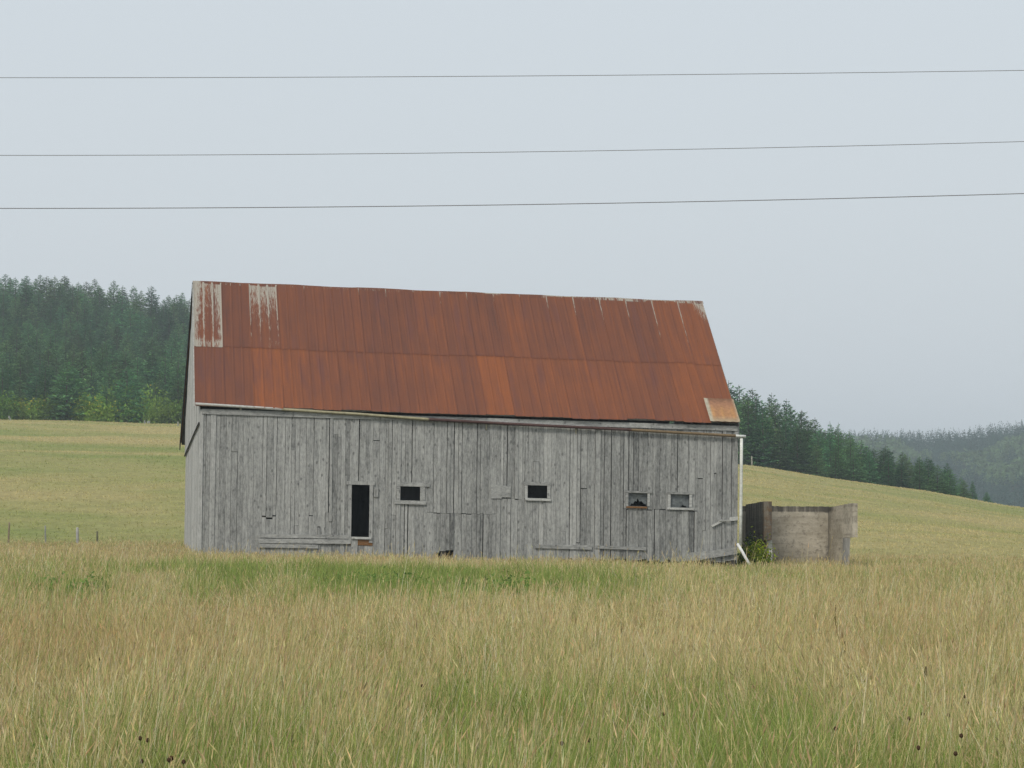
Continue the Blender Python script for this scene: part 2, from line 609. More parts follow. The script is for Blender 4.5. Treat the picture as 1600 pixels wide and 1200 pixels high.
# ------------------------------------------------------------------ barn
YAW, L, SLOPE, LEAN = 0.1733, 17.26, -0.0262, 0.012
O3 = np.array([-9.7532, 80.0, 0.25])
U3 = np.array([math.cos(YAW), math.sin(YAW), SLOPE])
V3 = np.array([-math.sin(YAW), math.cos(YAW), 0.0])
W3 = np.array([LEAN, 0.0, 1.0])
VR, WR, VB, WB, VF, WF, VW = 5.3365, 8.74, 10.24, 3.435, -0.16, 4.42, 9.31


def P(u, v, w_):
    """barn coordinates: along the front, into the depth, up"""
    return O3 + u * U3 + v * V3 + w_ * W3


def front(px, py, v=0.0):
    """photo pixel -> (u, w) on the plane v of the barn"""
    d = at(px, py, 80.0) - np.array([0, 0, ZC])
    A = np.stack([U3, W3, -d], 1)
    s = np.linalg.solve(A, np.array([0, 0, ZC]) - O3 - v * V3)
    return s[0], s[1]


def u_at(px, v, w_):
    """u for which the point (u, v, w) falls on photo column px"""
    a, b = -5.0, 25.0
    for _ in range(50):
        m = (a + b) / 2
        p = P(m, v, w_)
        d = p[1] * math.cos(PITCH) + (p[2] - ZC) * math.sin(PITCH)
        if CX + F * p[0] / d < px:
            a = m
        else:
            b = m
    return (a + b) / 2


barn = empty('barn', tuple(P(L / 2, VW / 2, -0.3)))
tag(barn, 'long weathered grey board barn with a rusty sheet metal roof', 'barn')


def bbuild(mb, name, mat, parent=None, label=None, smooth=False):
    """link a part of the barn; geometry is in world space, so undo the parent's offset"""
    off = np.array(barn.location)
    mb.v = [tuple(np.array(p) - off) for p in mb.v]
    o = mb.build(name, mat, barn, smooth)
    if parent is not None:
        o.parent = parent
    if label:
        o['label'] = label
    return o


def slab(mb, u0, u1, w0, w1, v0, v1, c, dw=0.0, tilt=0.0):
    """upright box in barn coordinates (v0 is the outer face); dw slants the top, tilt shifts the top sideways"""
    q = [P(u0, v0, w0), P(u1, v0, w0), P(u1, v1, w0), P(u0, v1, w0),
         P(u0 + tilt, v0, w1), P(u1 + tilt, v0, w1 + dw), P(u1 + tilt, v1, w1 + dw), P(u0 + tilt, v1, w1)]
    mb.hexa(q, c)


def rect(x0, y0, x1, y1, v=0.0):
    a, b = front((x0 + x1) / 2, y1, v)[1], front((x0 + x1) / 2, y0, v)[1]
    return front(x0, (y0 + y1) / 2, v)[0], front(x1, (y0 + y1) / 2, v)[0], a, b


door_o = rect(549, 757.5, 577, 840)
win_o = [rect(625.3, 760.3, 656.3, 782), rect(824.5, 758.5, 855, 778.5), rect(982, 770.5, 1011.5, 791), rect(1048, 772.5, 1077, 793)]
slot_o = rect(940.4, 814, 943, 837)
openings = [door_o] + win_o + [slot_o]

# plank columns of the front wall
R = random.Random(5)
edges = [0.0]
while edges[-1] < L - 0.12:
    edges.append(edges[-1] + R.choice([0.09, 0.11, 0.13, 0.13, 0.15, 0.17, 0.20]))
edges[-1] = L
for o_ in openings:
    for e in o_[:2]:
        k = min(range(1, len(edges) - 1), key=lambda i: abs(edges[i] - e))
        edges[k] = e
edges = sorted(set(edges))
low_seam = front(720, 802)[1]
low_a, low_b = front(667, 802)[0], front(772, 802)[0]
mid_a, mid_b, mid_w = front(772, 779)[0], front(826, 779)[0], front(800, 779)[1]
sx_a, sx_b = front(405, 805)[0], front(432, 805)[0]
r3_a, r3_b, r3_w = front(976, 795)[0], front(1088, 797)[0], front(1030, 796)[1]
fw = MB()
prev_tone = 0.5
for i in range(len(edges) - 1):
    a, b = edges[i], edges[i + 1]
    if b - a < 0.012:
        continue
    m_ = (a + b) / 2
    wtop = WF + 0.02 - 0.14 + R.uniform(-0.01, 0.01)
    wbot = -0.38 + R.uniform(-0.05, 0.05)
    if m_ > L * 0.66:
        wbot = -0.10 + 0.16 * (m_ / L - 0.66) + R.uniform(-0.06, 0.03)
    if front(683, 850)[0] < m_ < front(707, 850)[0]:
        wbot = 0.06 + R.uniform(-0.06, 0.04)
    holes = sorted([(o_[2], o_[3]) for o_ in openings if o_[0] - 0.005 < m_ < o_[1] + 0.005])
    cuts = []
    seam = None
    if low_a < m_ < low_b:
        seam = low_seam + R.uniform(-0.015, 0.015)
    elif mid_a < m_ < mid_b:
        seam = mid_w + R.uniform(-0.01, 0.01)
    elif sx_a < m_ < sx_b:
        seam = front(418, 805)[1] + 0.05 * math.sin(m_ * 11) + R.uniform(-0.04, 0.02)
    elif r3_a < m_ < r3_b:
        seam = r3_w + R.uniform(-0.02, 0.02)
    elif R.random() < 0.33:
        seam = R.choice([R.uniform(0.6, 1.3), R.uniform(0.4, 3.8), R.uniform(1.6, 3.9)])
    segs = []
    cur = wbot
    for h0, h1 in holes:
        segs.append((cur, h0))
        cur = h1
    segs.append((cur, wtop))
    out = []
    for s0, s1 in segs:
        if seam is not None and s0 + 0.12 < seam < s1 - 0.12:
            out += [(s0, seam - (R.uniform(0.02, 0.05) if sx_a < m_ < sx_b else R.choice([0.004, 0.012, 0.028]))), (seam, s1)]
        else:
            out.append((s0, s1))
    for s0, s1 in out:
        if s1 - s0 < 0.03:
            continue
        tone = min(0.9, max(0.15, 0.46 + R.gauss(0, 0.08)))
        if m_ > 0.74 * L and s0 < 2.3:
            tone -= 0.07
        if front(940, 750)[0] < m_ < front(1012, 750)[0] and s0 > 1.6:
            tone -= 0.10
        if (low_a < m_ < low_b or r3_a < m_ < r3_b) and s1 < r3_w + 0.1:
            tone -= 0.10
        px_gap = R.choice([0.002, 0.003, 0.004, 0.006, 0.012, 0.018 if R.random() < 0.5 else 0.004])
        if R.random() < 0.05:
            px_gap = 0.028
        d = R.uniform(0.0, 0.016) + (0.03 if R.random() < 0.10 else 0)
        lean = R.uniform(-0.008, 0.008)
        rot = 0.0
        if s0 < 0 and R.random() < 0.5:
            rot = 0.0
        # a board is split in height so that stains can sit low or high on it
        ga = 0.0
        slab(fw, a + ga, b - px_gap, s0, s1, -0.028 - d, -0.003 - d, (tone, R.random(), rot), R.uniform(-0.006, 0.006), lean if s1 - s0 > 1 else 0)
# hidden rail behind the boards: dark studs keep the gaps from showing daylight
front_wall = bbuild(fw, 'front_wall', M['board'])

# corner boards
cb = MB()
slab(cb, -0.05, 0.06, -0.38, WF - 0.12, -0.062, -0.046, (0.64, 0.3, 0))
bbuild(cb, 'corner_board', M['board'], label='pale corner board at the left end')
cb = MB()
slab(cb, L - 0.10, L + 0.02, -0.02, WF - 0.12, -0.062, -0.047, (0.42, 0.6, 0))
bbuild(cb, 'corner_board', M['board'])

# gables and the rear wall
def gable_top(v):
    return (WF + (WR - WF) * (v - VF) / (VR - VF) if v < VR else WR + (WB - WR) * (v - VR) / (VB - VR)) - 0.16


def gable(uo, sgn, name, parent_label=None):
    mb = MB()
    R2 = random.Random(11 + sgn)
    v = 0.0
    while v < VW - 0.02:
        v1 = min(VW, v + R2.choice([0.14, 0.16, 0.19, 0.22]))
        wt0, wt1 = gable_top(v), gable_top(v1)
        seam = WF - 0.50 - 0.92 * (v / VW)
        d = R2.uniform(0, 0.014)
        wb = -0.4 if sgn < 0 else -0.1
        for (s0, s1a, s1b, dd) in ((wb, seam + 0.02, seam + 0.02, 0.0), (seam - 0.02, wt0, wt1, 0.035)):
            if s1a - s0 < 0.05:
                continue
            ua, ub = uo + sgn * (0.028 + d + dd), uo + sgn * (0.003 + d + dd)
            gp = R2.choice([0.003, 0.006, 0.014, 0.025])
            q = [P(ua, v, s0), P(ua, v1 - gp, s0), P(ub, v1 - gp, s0), P(ub, v, s0),
                 P(ua, v, s1a), P(ua, v1 - gp, s1b), P(ub, v1 - gp, s1b), P(ub, v, s1a)]
            mb.hexa(q, (min(0.95, max(0.1, R2.gauss(0.78, 0.12))), R2.random(), 0))
        v = v1
    return bbuild(mb, name, M['board'])


gable(0.0, -1, 'gable_wall')
gable(L, 1, 'gable_wall')
sm = MB()
pts = [P(-0.085, v, WF - 0.50 - 0.92 * v / VW - 0.03 + 0.03 * math.sin(9 * v)) for v in np.linspace(0.0, VW, 14)]
sm.tube(pts, 0.020, 6, (0.05, 0.05, 0.05))  # added dark tube drawing the seam under the upper boards
bbuild(sm, 'gable_seam', M['dark'])
rw = MB()
u = 0.0
while u < L - 0.02:
    u1 = min(L, u + R.choice([0.16, 0.2, 0.24]))
    slab(rw, u, u1 - 0.002, -0.4, gable_top(VW) + 0.02, VW + 0.003, VW + 0.03, (R.gauss(0.5, 0.12), R.random(), 0))
    u = u1
bbuild(rw, 'rear_wall', M['board'])
# frame timbers inside: sill, plate, studs
tm = MB()
for k in range(10):
    uu = 0.1 + k * (L - 0.2) / 9
    if any(o_[0] - 0.12 < uu < o_[1] + 0.12 for o_ in openings):
        uu += 0.55
    slab(tm, uu - 0.08, uu + 0.08, -0.35, WF - 0.2, 0.004, 0.16, (0.10, 0.09, 0.08))
slab(tm, 0.05, L - 0.05, WF - 0.34, WF - 0.16, 0.165, 0.33, (0.10, 0.09, 0.08))
bbuild(tm, 'timber_frame', M['dark'])

# roof: sheets in two rows on each slope
uFL, uFR = u_at(304.5, VF, WF), u_at(1154, VF, WF)
uRL, uRR = u_at(302, VR, WR), u_at(1097, VR, WR)
uBL = u_at(282, VB, WB)
uBR = uFR - 0.15
NS = 19
SL = math.hypot(VR - VF, WR - WF)


def roof_pt(t, s, lift=0.0):
    """front slope: t 0..1 along, s 0 eave .. 1 ridge"""
    u_ = (uFL + (uFR - uFL) * t) * (1 - s) + (uRL + (uRR - uRL) * t) * s
    sag = -0.012 * math.sin(math.pi * t) * (1 - s) - 0.03 * math.sin(math.pi * s)
    nv, nw = -(WR - WF) / SL, (VR - VF) / SL
    return P(u_, VF + (VR - VF) * s + nv * (lift + sag), WF + (WR - WF) * s + nw * (lift + sag))


rf = MB()
uvs = []
S_MID = 0.475
RR = random.Random(3)
rib = [0, 0.02, 0.05, 0.08, 0.31, 0.34, 0.37, 0.40, 0.63, 0.66, 0.69, 0.72, 0.95, 0.975, 1.0]
ribh = [0.015, 0.015, 0.0, 0, 0, 0.011, 0.011, 0, 0, 0.011, 0.011, 0, 0, 0.012, 0.015]
for row in (0, 1):
    for kx in range(NS):
        if row == 0:
            s0, s1, ns = -0.004 + RR.uniform(-0.004, 0.004), S_MID + 0.012, 8
        else:
            s0, s1, ns = S_MID - 0.01 + RR.uniform(-0.003, 0.003), 0.995, 14
        rnd = RR.random()
        orange = RR.uniform(0.0, 0.42) + (0.16 if row == 0 else 0.0)
        if row == 0 and kx in (2, 3, 10):
            orange += 0.42 if kx == 10 else 0.2
        if row == 0 and kx in (0,):
            orange -= 0.2
        if kx > 14:
            orange += 0.12
        lift0 = 0.012 * row + (0.004 if kx % 2 else 0.0)
        vs, cs = [], []
        for j in range(ns + 1):
            s = s0 + (s1 - s0) * j / ns
            jag = RR.uniform(-0.004, 0.004) if j == 0 else 0
            for r_, h_ in zip(rib, ribh):
                t = (kx + r_ * 1.0) / NS
                vs.append(roof_pt(t, s + (jag + RR.uniform(-0.0015, 0.0015) if j == 0 else 0), 0.02 + lift0 + h_ + 0.012 * math.sin(kx * 1.7 + s * 9) * (1 - abs(2 * r_ - 1))))
                z = 0.0
                d = (1 - s) / 0.525                       # 0 at the ridge, 1 at the lap
                if row == 1:
                    edge_ = r_ < 0.06 or r_ > 0.96
                    if kx == 0:
                        z = 0.56 - 0.24 * d + (0.25 if h_ > 0.01 else 0) + (0.22 if r_ < 0.2 or r_ > 0.93 else 0)
                        if d > 0.93:
                            z += 0.22
                    elif kx == 2:
                        z = 0.68 - 0.46 * d + (0.18 if h_ > 0.01 else 0)
                        if d > 0.5 and r_ > 0.5:
                            z = max(z, 0.36 if d < 0.94 else 0.47)
                    else:
                        z = 0.44 - 2.6 * d + (0.12 if RR.random() < 0.3 else 0)
                        if edge_ and r_ < 0.06:
                            ln = {4: .22, 6: .3, 7: .35, 9: .4, 10: .4, 11: .25, 12: .25, 13: .35, 14: .5, 15: .6, 16: .55, 17: .95, 18: 1.2}.get(kx, .12)
                            z = max(z, (0.80 if kx > 12 else 0.68) * (1.0 if r_ < 0.03 else 0.7) - 0.50 * d / ln)
                        if kx == 18 and r_ > 0.55:
                            z = max(z, 0.80 - 0.9 * d - 0.5 * (1 - r_))
                cs.append((rnd, max(0.0, z), max(0.0, orange)))
                uvs.append((t * 17.3 + rnd * 5.0, (1 - s) * SL))
        n = len(rib)
        fs = [(j * n + i, j * n + i + 1, (j + 1) * n + i + 1, (j + 1) * n + i) for j in range(ns) for i in range(n - 1)]
        rf.add(vs, fs, cs=cs)
rf_o = bbuild(rf, 'front_roof_slope', M['roof'])
uvl = rf_o.data.uv_layers.new(name='UVMap')
li = np.zeros(len(rf_o.data.loops), np.int32)
rf_o.data.loops.foreach_get('vertex_index', li)
uvl.data.foreach_set('uv', np.array(uvs, np.float32)[li].ravel())

# patch sheet at the right end of the eave
pm = MB()
ta, tb = 0.945, 1.002
vs, cs, puv = [], [], []
for j in range(5):
    s = -0.008 + 0.185 * j / 4
    for i in range(13):
        t = ta + (tb - ta) * i / 12
        vs.append(roof_pt(t, s, 0.075 + 0.010 * (i % 3 == 0)))
        pc = np.array((0.31, 0.155, 0.085)) * (1 - 0.45 * (j == 4)) + np.array((0.10, 0.06, 0.0)) * (j < 3) * (0.5 + 0.5 * (i % 4 == 2))
        cs.append((0.40, 0.36, 0.27) if i in (0, 1) else (0.34, 0.27, 0.18) if i == 12 or j == 0 else tuple(pc))
        puv.append((t * 17 + 40, s * 6))
pm.add(vs, [(j * 13 + i, j * 13 + i + 1, (j + 1) * 13 + i + 1, (j + 1) * 13 + i) for j in range(4) for i in range(12)], cs=cs)
bbuild(pm, 'roof_patch', M['paint'], label='pale orange patch sheet at the lower right corner of the roof')

# rear slope, sheathing under both slopes, ridge cap, bargeboards
rs = MB()
def rear_pt(t, s, lift=0.0):
    u_ = (uBL + (uBR - uBL) * t) * (1 - s) + (uRL + (uRR - uRL) * t) * s
    return P(u_, VB + (VR - VB) * s, WB + (WR - WB) * s + lift)
vs, cs = [], []
for j in range(11):
    for i in range(77):
        vs.append(rear_pt(i / 76, j / 10 * 0.996, 0.025 + (0.016 if i % 4 == 0 else 0)))
        cs.append((0.25, 0.13, 0.055))
rs.add(vs, [(j * 77 + i + 1, j * 77 + i, (j + 1) * 77 + i, (j + 1) * 77 + i + 1) for j in range(10) for i in range(76)], cs=cs)
bbuild(rs, 'rear_roof_slope', M['dark'])
sh = MB()
vs = []
ts_, ss_ = np.linspace(0.002, 0.998, 40), np.linspace(0.004, 0.985, 14)
for lift in (-0.045, 0.006):
    for s_ in ss_:
        vs += [roof_pt(t_, s_, lift) for t_ in ts_]
n_ = len(ts_) * len(ss_)
kk = lambda i, j, q=0: q * n_ + j * 40 + i
fs = [(kk(i, j, 1), kk(i + 1, j, 1), kk(i + 1, j + 1, 1), kk(i, j + 1, 1)) for i in range(39) for j in range(13)]
fs += [(kk(i + 1, j), kk(i, j), kk(i, j + 1), kk(i + 1, j + 1)) for i in range(39) for j in range(13)]
fs += [(kk(i, 0), kk(i + 1, 0), kk(i + 1, 0, 1), kk(i, 0, 1)) for i in range(39)]
fs += [(kk(i + 1, 13), kk(i, 13), kk(i, 13, 1), kk(i + 1, 13, 1)) for i in range(39)]
fs += [(kk(0, j + 1), kk(0, j), kk(0, j, 1), kk(0, j + 1, 1)) for j in range(13)]
fs += [(kk(39, j), kk(39, j + 1), kk(39, j + 1, 1), kk(39, j, 1)) for j in range(13)]
sh.add(vs, fs, (0.22, 0.22, 0.21))
sh.hexa([rear_pt(0.002, 0.004, -0.05), rear_pt(0.998, 0.004, -0.05), rear_pt(0.998, 0.985, -0.05), rear_pt(0.002, 0.985, -0.05),
         rear_pt(0.002, 0.004, 0.012), rear_pt(0.998, 0.004, 0.012), rear_pt(0.998, 0.985, 0.012), rear_pt(0.002, 0.985, 0.012)], (0.12, 0.12, 0.115))
bbuild(sh, 'roof_boarding', M['dark'])
rc = MB()
ruv = []
NR = 95
vs, cs = [], []
for i in range(NR + 1):
    t = i / NR
    uu = uRL - 0.02 + (uRR - uRL + 0.04) * t
    dz = 0.008 * math.sin(t * 40) + (0.008 if (i // 10) % 2 else 0.0) - 0.008 * math.sin(math.pi * t)
    z = 0.30 + 0.15 * RR.random()
    if t > 0.68:
        z = 0.52 + 0.2 * RR.random()
    if 0.565 < t < 0.60 or 0.69 < t < 0.74:
        z = 0.80
    if t < 0.02:
        z = 0.7
    for v_, w_ in ((VR - 0.13, WR - 0.065), (VR - 0.005, WR + 0.045), (VR + 0.12, WR - 0.07)):
        vs.append(P(uu, v_, w_ + dz))
        cs.append((0.3, z, 0.05))
        ruv.append((t * 17.3 + 90, v_))
rc.add(vs, [(i * 3 + k, i * 3 + 3 + k, i * 3 + 4 + k, i * 3 + 1 + k) for i in range(NR) for k in (0, 1)], cs=cs)
ro = bbuild(rc, 'ridge_cap', M['roof'])
uvl = ro.data.uv_layers.new(name='UVMap')
li = np.zeros(len(ro.data.loops), np.int32)
ro.data.loops.foreach_get('vertex_index', li)
uvl.data.foreach_set('uv', np.array(ruv, np.float32)[li].ravel())

bb = MB()
def board_along(mb, p0, p1, up, thick, c):
    p0, p1 = np.array(p0), np.array(p1)
    up, th = np.array(up, float), np.array(thick, float)
    mb.hexa([p0, p1, p1 + th, p0 + th, p0 + up, p1 + up, p1 + up + th, p0 + up + th], c)
dn = np.array([0, 0, -0.20])
board_along(bb, rear_pt(0, -0.004) - U3 * 0.035, rear_pt(0, 0.998) - U3 * 0.035, dn, U3 * 0.03, (0.052, 0.05, 0.048))  # the board's own shadow is put into this dark colour
bbuild(bb, 'rear_bargeboard', M['dark'], label='bargeboard on the rear roof slope, painted dark for its shadow')
bb = MB()
board_along(bb, roof_pt(0, 0.0, -0.03) - U3 * 0.032, roof_pt(0, 0.99, -0.03) - U3 * 0.032, dn * 0.55, U3 * 0.028, (0.40, 0.40, 0.38))
bbuild(bb, 'bargeboard', M['dark'])
bb = MB()
board_along(bb, roof_pt(1, 0.0, -0.03) + U3 * 0.004, roof_pt(1, 0.99, -0.03) + U3 * 0.004, dn * 0.5, U3 * 0.028, (0.24, 0.23, 0.22))
bbuild(bb, 'bargeboard', M['dark'])

# fascia board under the eave
fa = MB()
for k in range(6):
    a, b = k * L / 6, (k + 1) * L / 6 - 0.01
    slab(fa, a, b, WF - 0.26, WF - 0.10, -0.085, -0.066, (R.uniform(0.42, 0.62), R.random(), 0))
bbuild(fa, 'fascia_board', M['hboard'])

# sagging gutter and white downpipe
gp = [(305, 631), (370, 635), (439, 639.5), (441, 639.6), (560, 647), (668, 655), (671, 655.2), (800, 662.5), (985, 671.5), (988, 671.7), (1070, 676.5), (1149, 681), (1150, 681.1), (1165, 682)]
gc = [(.42, .42, .39)] * 3 + [(.34, .31, .20)] * 3 + [(.085, .045, .04)] * 3 + [(.19, .135, .075)] * 3 + [(.72, .72, .68)] * 2
gpts = [P(*(lambda q: (q[0], -0.16, q[1]))(front(x, y, -0.16))) for x, y in gp]
gt = MB()
gt.tube(gpts, 0.045, 8, cs=gc)
gut = bbuild(gt, 'gutter', M['paint'], smooth=True)
dp = MB()
def fpt(x, y, v):
    u_, w_ = front(x, y, v)
    return P(u_, v, w_)
dp.tube([fpt(1158.5, 685, -0.16), fpt(1158.3, 730, -0.16), fpt(1157.5, 800, -0.15), fpt(1156.8, 852, -0.15)], 0.052, 10, (0.66, 0.67, 0.62))
dpo = bbuild(dp, 'downpipe', M['paint'], smooth=True)
sp_ = MB()
sp_.tube([fpt(1152.5, 850, -0.22), fpt(1158, 859, -0.36), fpt(1172, 884, -0.75)], 0.048, 10, (0.72, 0.72, 0.69))
bbuild(sp_, 'downpipe_spout', M['paint'], smooth=True)
for (x, y) in ((376, 640), (520, 647), (760, 663), (900, 670)):
    bk = MB()
    bk.prism([fpt(x - 1.5, y - 3, -0.10), fpt(x + 1.5, y - 3, -0.10), fpt(x + 1.0, y + 8, -0.06), fpt(x - 1.0, y + 8, -0.06)], V3 * 0.03, (0.34, 0.32, 0.24))
    bbuild(bk, 'gutter_bracket', M['paint'])

# door frame, windows
def prect(mb, x0, y0, x1, y1, v0, v1, c):
    u0, u1, w0, w1 = rect(x0, y0, x1, y1, v0)
    slab(mb, u0, u1, w0, w1, v0, v1, c)


df = MB()
prect(df, 541.5, 752, 586, 757.5, -0.082, -0.060, (0.50, 0.1, 0))
prect(df, 543.8, 757.7, 549, 848, -0.078, -0.060, (0.54, 0.4, 0))
prect(df, 577, 757.7, 582.5, 848, -0.078, -0.060, (0.52, 0.7, 0))
dfo = bbuild(df, 'door_frame', M['board'])
ds = MB()
prect(ds, 549.2, 839, 580, 842.5, -0.12, 0.05, (0.80, 0.2, 0.15))
prect(ds, 546, 843, 582, 852, -0.06, -0.02, (0.3, 0.2, 0.85))
bbuild(ds, 'door_sill', M['hboard'])

wspec = [
    ((620, 754, 672, 760.1), (617, 782.2, 666, 788), (620.5, 760.3, 625, 782), (656.6, 760.3, 664, 782), (0.50, 0.54, 0.48, 0.44)),
    ((819.5, 753, 861, 758.3), (821, 778.7, 861, 782.3), (819.8, 758.5, 824.3, 778.5), (855.2, 758.5, 860, 778.5), (0.42, 0.88, 0.72, 0.60)),
    ((977, 767, 1019, 770.3), (979, 791.2, 1011, 794), (977.5, 770.5, 981.8, 791), (1011.7, 770.5, 1015.5, 791), (0.32, 0.35, 0.42, 0.66)),
    ((1043, 769, 1083, 772.3), (1042.5, 793.2, 1084, 796.5), (1043.5, 772.5, 1047.8, 793), (1077.2, 772.5, 1081.5, 793), (0.38, 0.76, 0.66, 0.66)),
]
wlab = ['dark window beside the doorway with a heavy frame', 'dark window with a white sill', 'window with a torn pane and a rust red sill', 'window with an almost whole dusty pane']
for k, (hd, sl, jl, jr, tn) in enumerate(wspec):
    wf = MB()
    prect(wf, *hd, -0.090, -0.060, (tn[0], 0.1 * k, 0))
    prect(wf, *sl, -0.100, -0.055, (tn[1], 0.2 + 0.1 * k, 0.75 if k == 2 else 0))
    prect(wf, *jl, -0.080, -0.058, (tn[2], 0.5 + 0.1 * k, 0))
    prect(wf, *jr, -0.080, -0.058, (tn[3], 0.7 + 0.1 * k, 0))
    wo_ = bbuild(wf, 'window', M['hboard'], label=wlab[k])
    u0, u1, w0, w1 = win_o[k]
    if k >= 2:
        pn = MB()
        if k == 2:
            low = [(0.0, 0.0), (0.10, 0.0), (0.17, 0.22), (0.27, 0.18), (0.36, 0.42), (0.44, 0.34), (0.50, 0.62), (0.58, 0.36), (0.70, 0.40), (0.80, 0.22), (0.93, 0.16), (0.97, 0.0), (1, 0)]
        else:
            low = [(0.0, 0.0), (0.48, 0.0), (0.60, 0.10), (0.66, 0.24), (0.72, 0.14), (0.83, 0.12), (0.86, 0.0), (1, 0)]
        n = len(low)
        f1 = [P(u0 + (u1 - u0) * a, 0.03 + 0.012 * math.sin(5 * a), w0 + (w1 - w0) * b) for a, b in low]
        t1 = [P(u0 + (u1 - u0) * a, 0.03 + 0.02 * math.sin(7 * a + 1), w1) for a, b in low]
        bk2 = [p + V3 * 0.004 for p in f1 + t1]
        fs = [(i, i + 1, n + i + 1, n + i) for i in range(n - 1)]
        fs += [(2 * n + i + 1, 2 * n + i, 3 * n + i, 3 * n + i + 1) for i in range(n - 1)]
        fs += [(i + 1, i, 2 * n + i, 2 * n + i + 1) for i in range(n - 1)]
        pn.add(f1 + t1 + bk2, fs)
        po_ = bbuild(pn, 'pane', M['pane'])
        po_.parent = wo_
    else:
        # near-black sheet behind the hole, painted for the unlit interior
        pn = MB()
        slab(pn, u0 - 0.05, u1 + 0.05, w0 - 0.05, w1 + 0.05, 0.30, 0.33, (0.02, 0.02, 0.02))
        po_ = bbuild(pn, 'shade_backing', M['dark'])
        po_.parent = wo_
# near-black panel added behind the doorway to stand for the unlit interior
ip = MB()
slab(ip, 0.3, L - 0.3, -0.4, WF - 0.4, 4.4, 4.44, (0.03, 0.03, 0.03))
bbuild(ip, 'interior_shade', M['dark'])

# patch boards, skirting and loose boards
pb = MB()
prect(pb, 767, 757.5, 784, 779, -0.075, -0.058, (0.54, 0.3, 0))
prect(pb, 784.2, 759, 798, 777, -0.075, -0.058, (0.44, 0.8, 0))
bbuild(pb, 'patch_board', M['hboard'])
pb = MB()
prect(pb, 584.5, 762, 591, 776.5, -0.085, -0.058, (0.50, 0.3, 0))
bbuild(pb, 'patch_board', M['board'])
def skirt(x0, ya0, x1, ya1, h0, h1, v, tone, rot=0.0):
    mb = MB()
    a, b = front(x0, ya0, v), front(x1, ya1, v)
    c_, d_ = front(x1, ya1 + h1, v), front(x0, ya0 + h0, v)
    pl = [P(d_[0], v, d_[1]), P(c_[0], v, c_[1]), P(b[0], v, b[1]), P(a[0], v, a[1])]
    mb.prism(pl, V3 * 0.024, (tone, random.random(), rot))
    bbuild(mb, 'skirting_board', M['hboard'])
skirt(404, 834, 545, 836, 6, 6, -0.100, 0.50, 0.30)
skirt(404, 841.5, 548, 843, 7, 7, -0.104, 0.50)
skirt(404, 849.5, 497, 851, 6, 6, -0.098, 0.46)
skirt(1074, 864, 1152, 855.5, 14, 10, -0.14, 0.50)
skirt(930, 852, 1010, 855, 5, 5, -0.10, 0.40)
skirt(836, 850.5, 925, 852, 6, 7, -0.09, 0.42)
lb = MB()
lb.prism([fpt(1111.5, 821, -0.10), fpt(1113, 823.5, -0.10), fpt(1131, 814.5, -0.12), fpt(1128, 812, -0.12)], V3 * 0.03, (0.85, 0.2, 0))
lb.prism([fpt(1124, 814, -0.145), fpt(1140, 814.6, -0.145), fpt(1140, 812.0, -0.145), fpt(1124, 811.6, -0.145)], V3 * 0.03, (0.60, 0.5, 0))
lb.prism([fpt(1140, 814, -0.15), fpt(1153, 813, -0.15), fpt(1153, 807, -0.15), fpt(1140, 808, -0.15)], V3 * 0.03, (0.80, 0.5, 0))
bbuild(lb, 'loose_board', M['hboard'])
# sill stones / posts under the right end, and a dark slab painted for the crawl space's shade
for uu in np.linspace(L * 0.68, L - 0.15, 6):
    fp = MB()
    slab(fp, uu - 0.12, uu + 0.12, -0.75, -0.05, 0.02, 0.26, (0.13, 0.11, 0.09))
    bbuild(fp, 'foundation_post', M['dark'])
fs_ = MB()
slab(fs_, 0.05, L - 0.05, -0.8, -0.02, 0.42, 0.6, (0.08, 0.07, 0.06))
bbuild(fs_, 'crawl_space_shade', M['dark'])

# ------------------------------------------------------------------ concrete ruin right of the barn
ruin = empty('concrete_ruin', tuple(at(1250, 875, 86)))
tag(ruin, 'roofless ruin of stained concrete walls right of the barn', 'ruin')


def rpart(mb, name, mat, label=None):
    off = np.array(ruin.location)
    mb.v = [tuple(np.array(p) - off) for p in mb.v]
    o = mb.build(name, mat, ruin)
    if label:
        o['label'] = label
    return o


def gridwall(a, b, c, d, off, nu, nw, cfun, rough=0.0, mb=None):
    """wall face a (bottom left) b (bottom right) c (top right) d (top left), thickness vector off"""
    mb = mb or MB()
    a, b, c, d, off = (np.array(q, float) for q in (a, b, c, d, off))
    vs, cs = [], []
    for j in range(nw + 1):
        for i in range(nu + 1):
            s, t = i / nu, j / nw
            p = (a * (1 - s) + b * s) * (1 - t) + (d * (1 - s) + c * s) * t
            if j == nw:
                p = p + np.array([0, 0, random.uniform(-rough, rough)])
            vs.append(p)
            cs.append(cfun(s, t))
    n = (nu + 1) * (nw + 1)
    vs += [p + off for p in vs]
    cs += cs
    k = lambda i, j, q=0: q * n + j * (nu + 1) + i
    fs = [(k(i, j), k(i + 1, j), k(i + 1, j + 1), k(i, j + 1)) for i in range(nu) for j in range(nw)]
    fs += [(k(i + 1, j, 1), k(i, j, 1), k(i, j + 1, 1), k(i + 1, j + 1, 1)) for i in range(nu) for j in range(nw)]
    fs += [(k(i, nw), k(i + 1, nw), k(i + 1, nw, 1), k(i, nw, 1)) for i in range(nu)]
    fs += [(k(i + 1, 0), k(i, 0), k(i, 0, 1), k(i + 1, 0, 1)) for i in range(nu)]
    fs += [(k(0, j + 1), k(0, j), k(0, j, 1), k(0, j + 1, 1)) for j in range(nw)]
    fs += [(k(nu, j), k(nu, j + 1), k(nu, j + 1, 1), k(nu, j, 1)) for j in range(nw)]
    mb.add(vs, fs, cs=cs)
    return mb


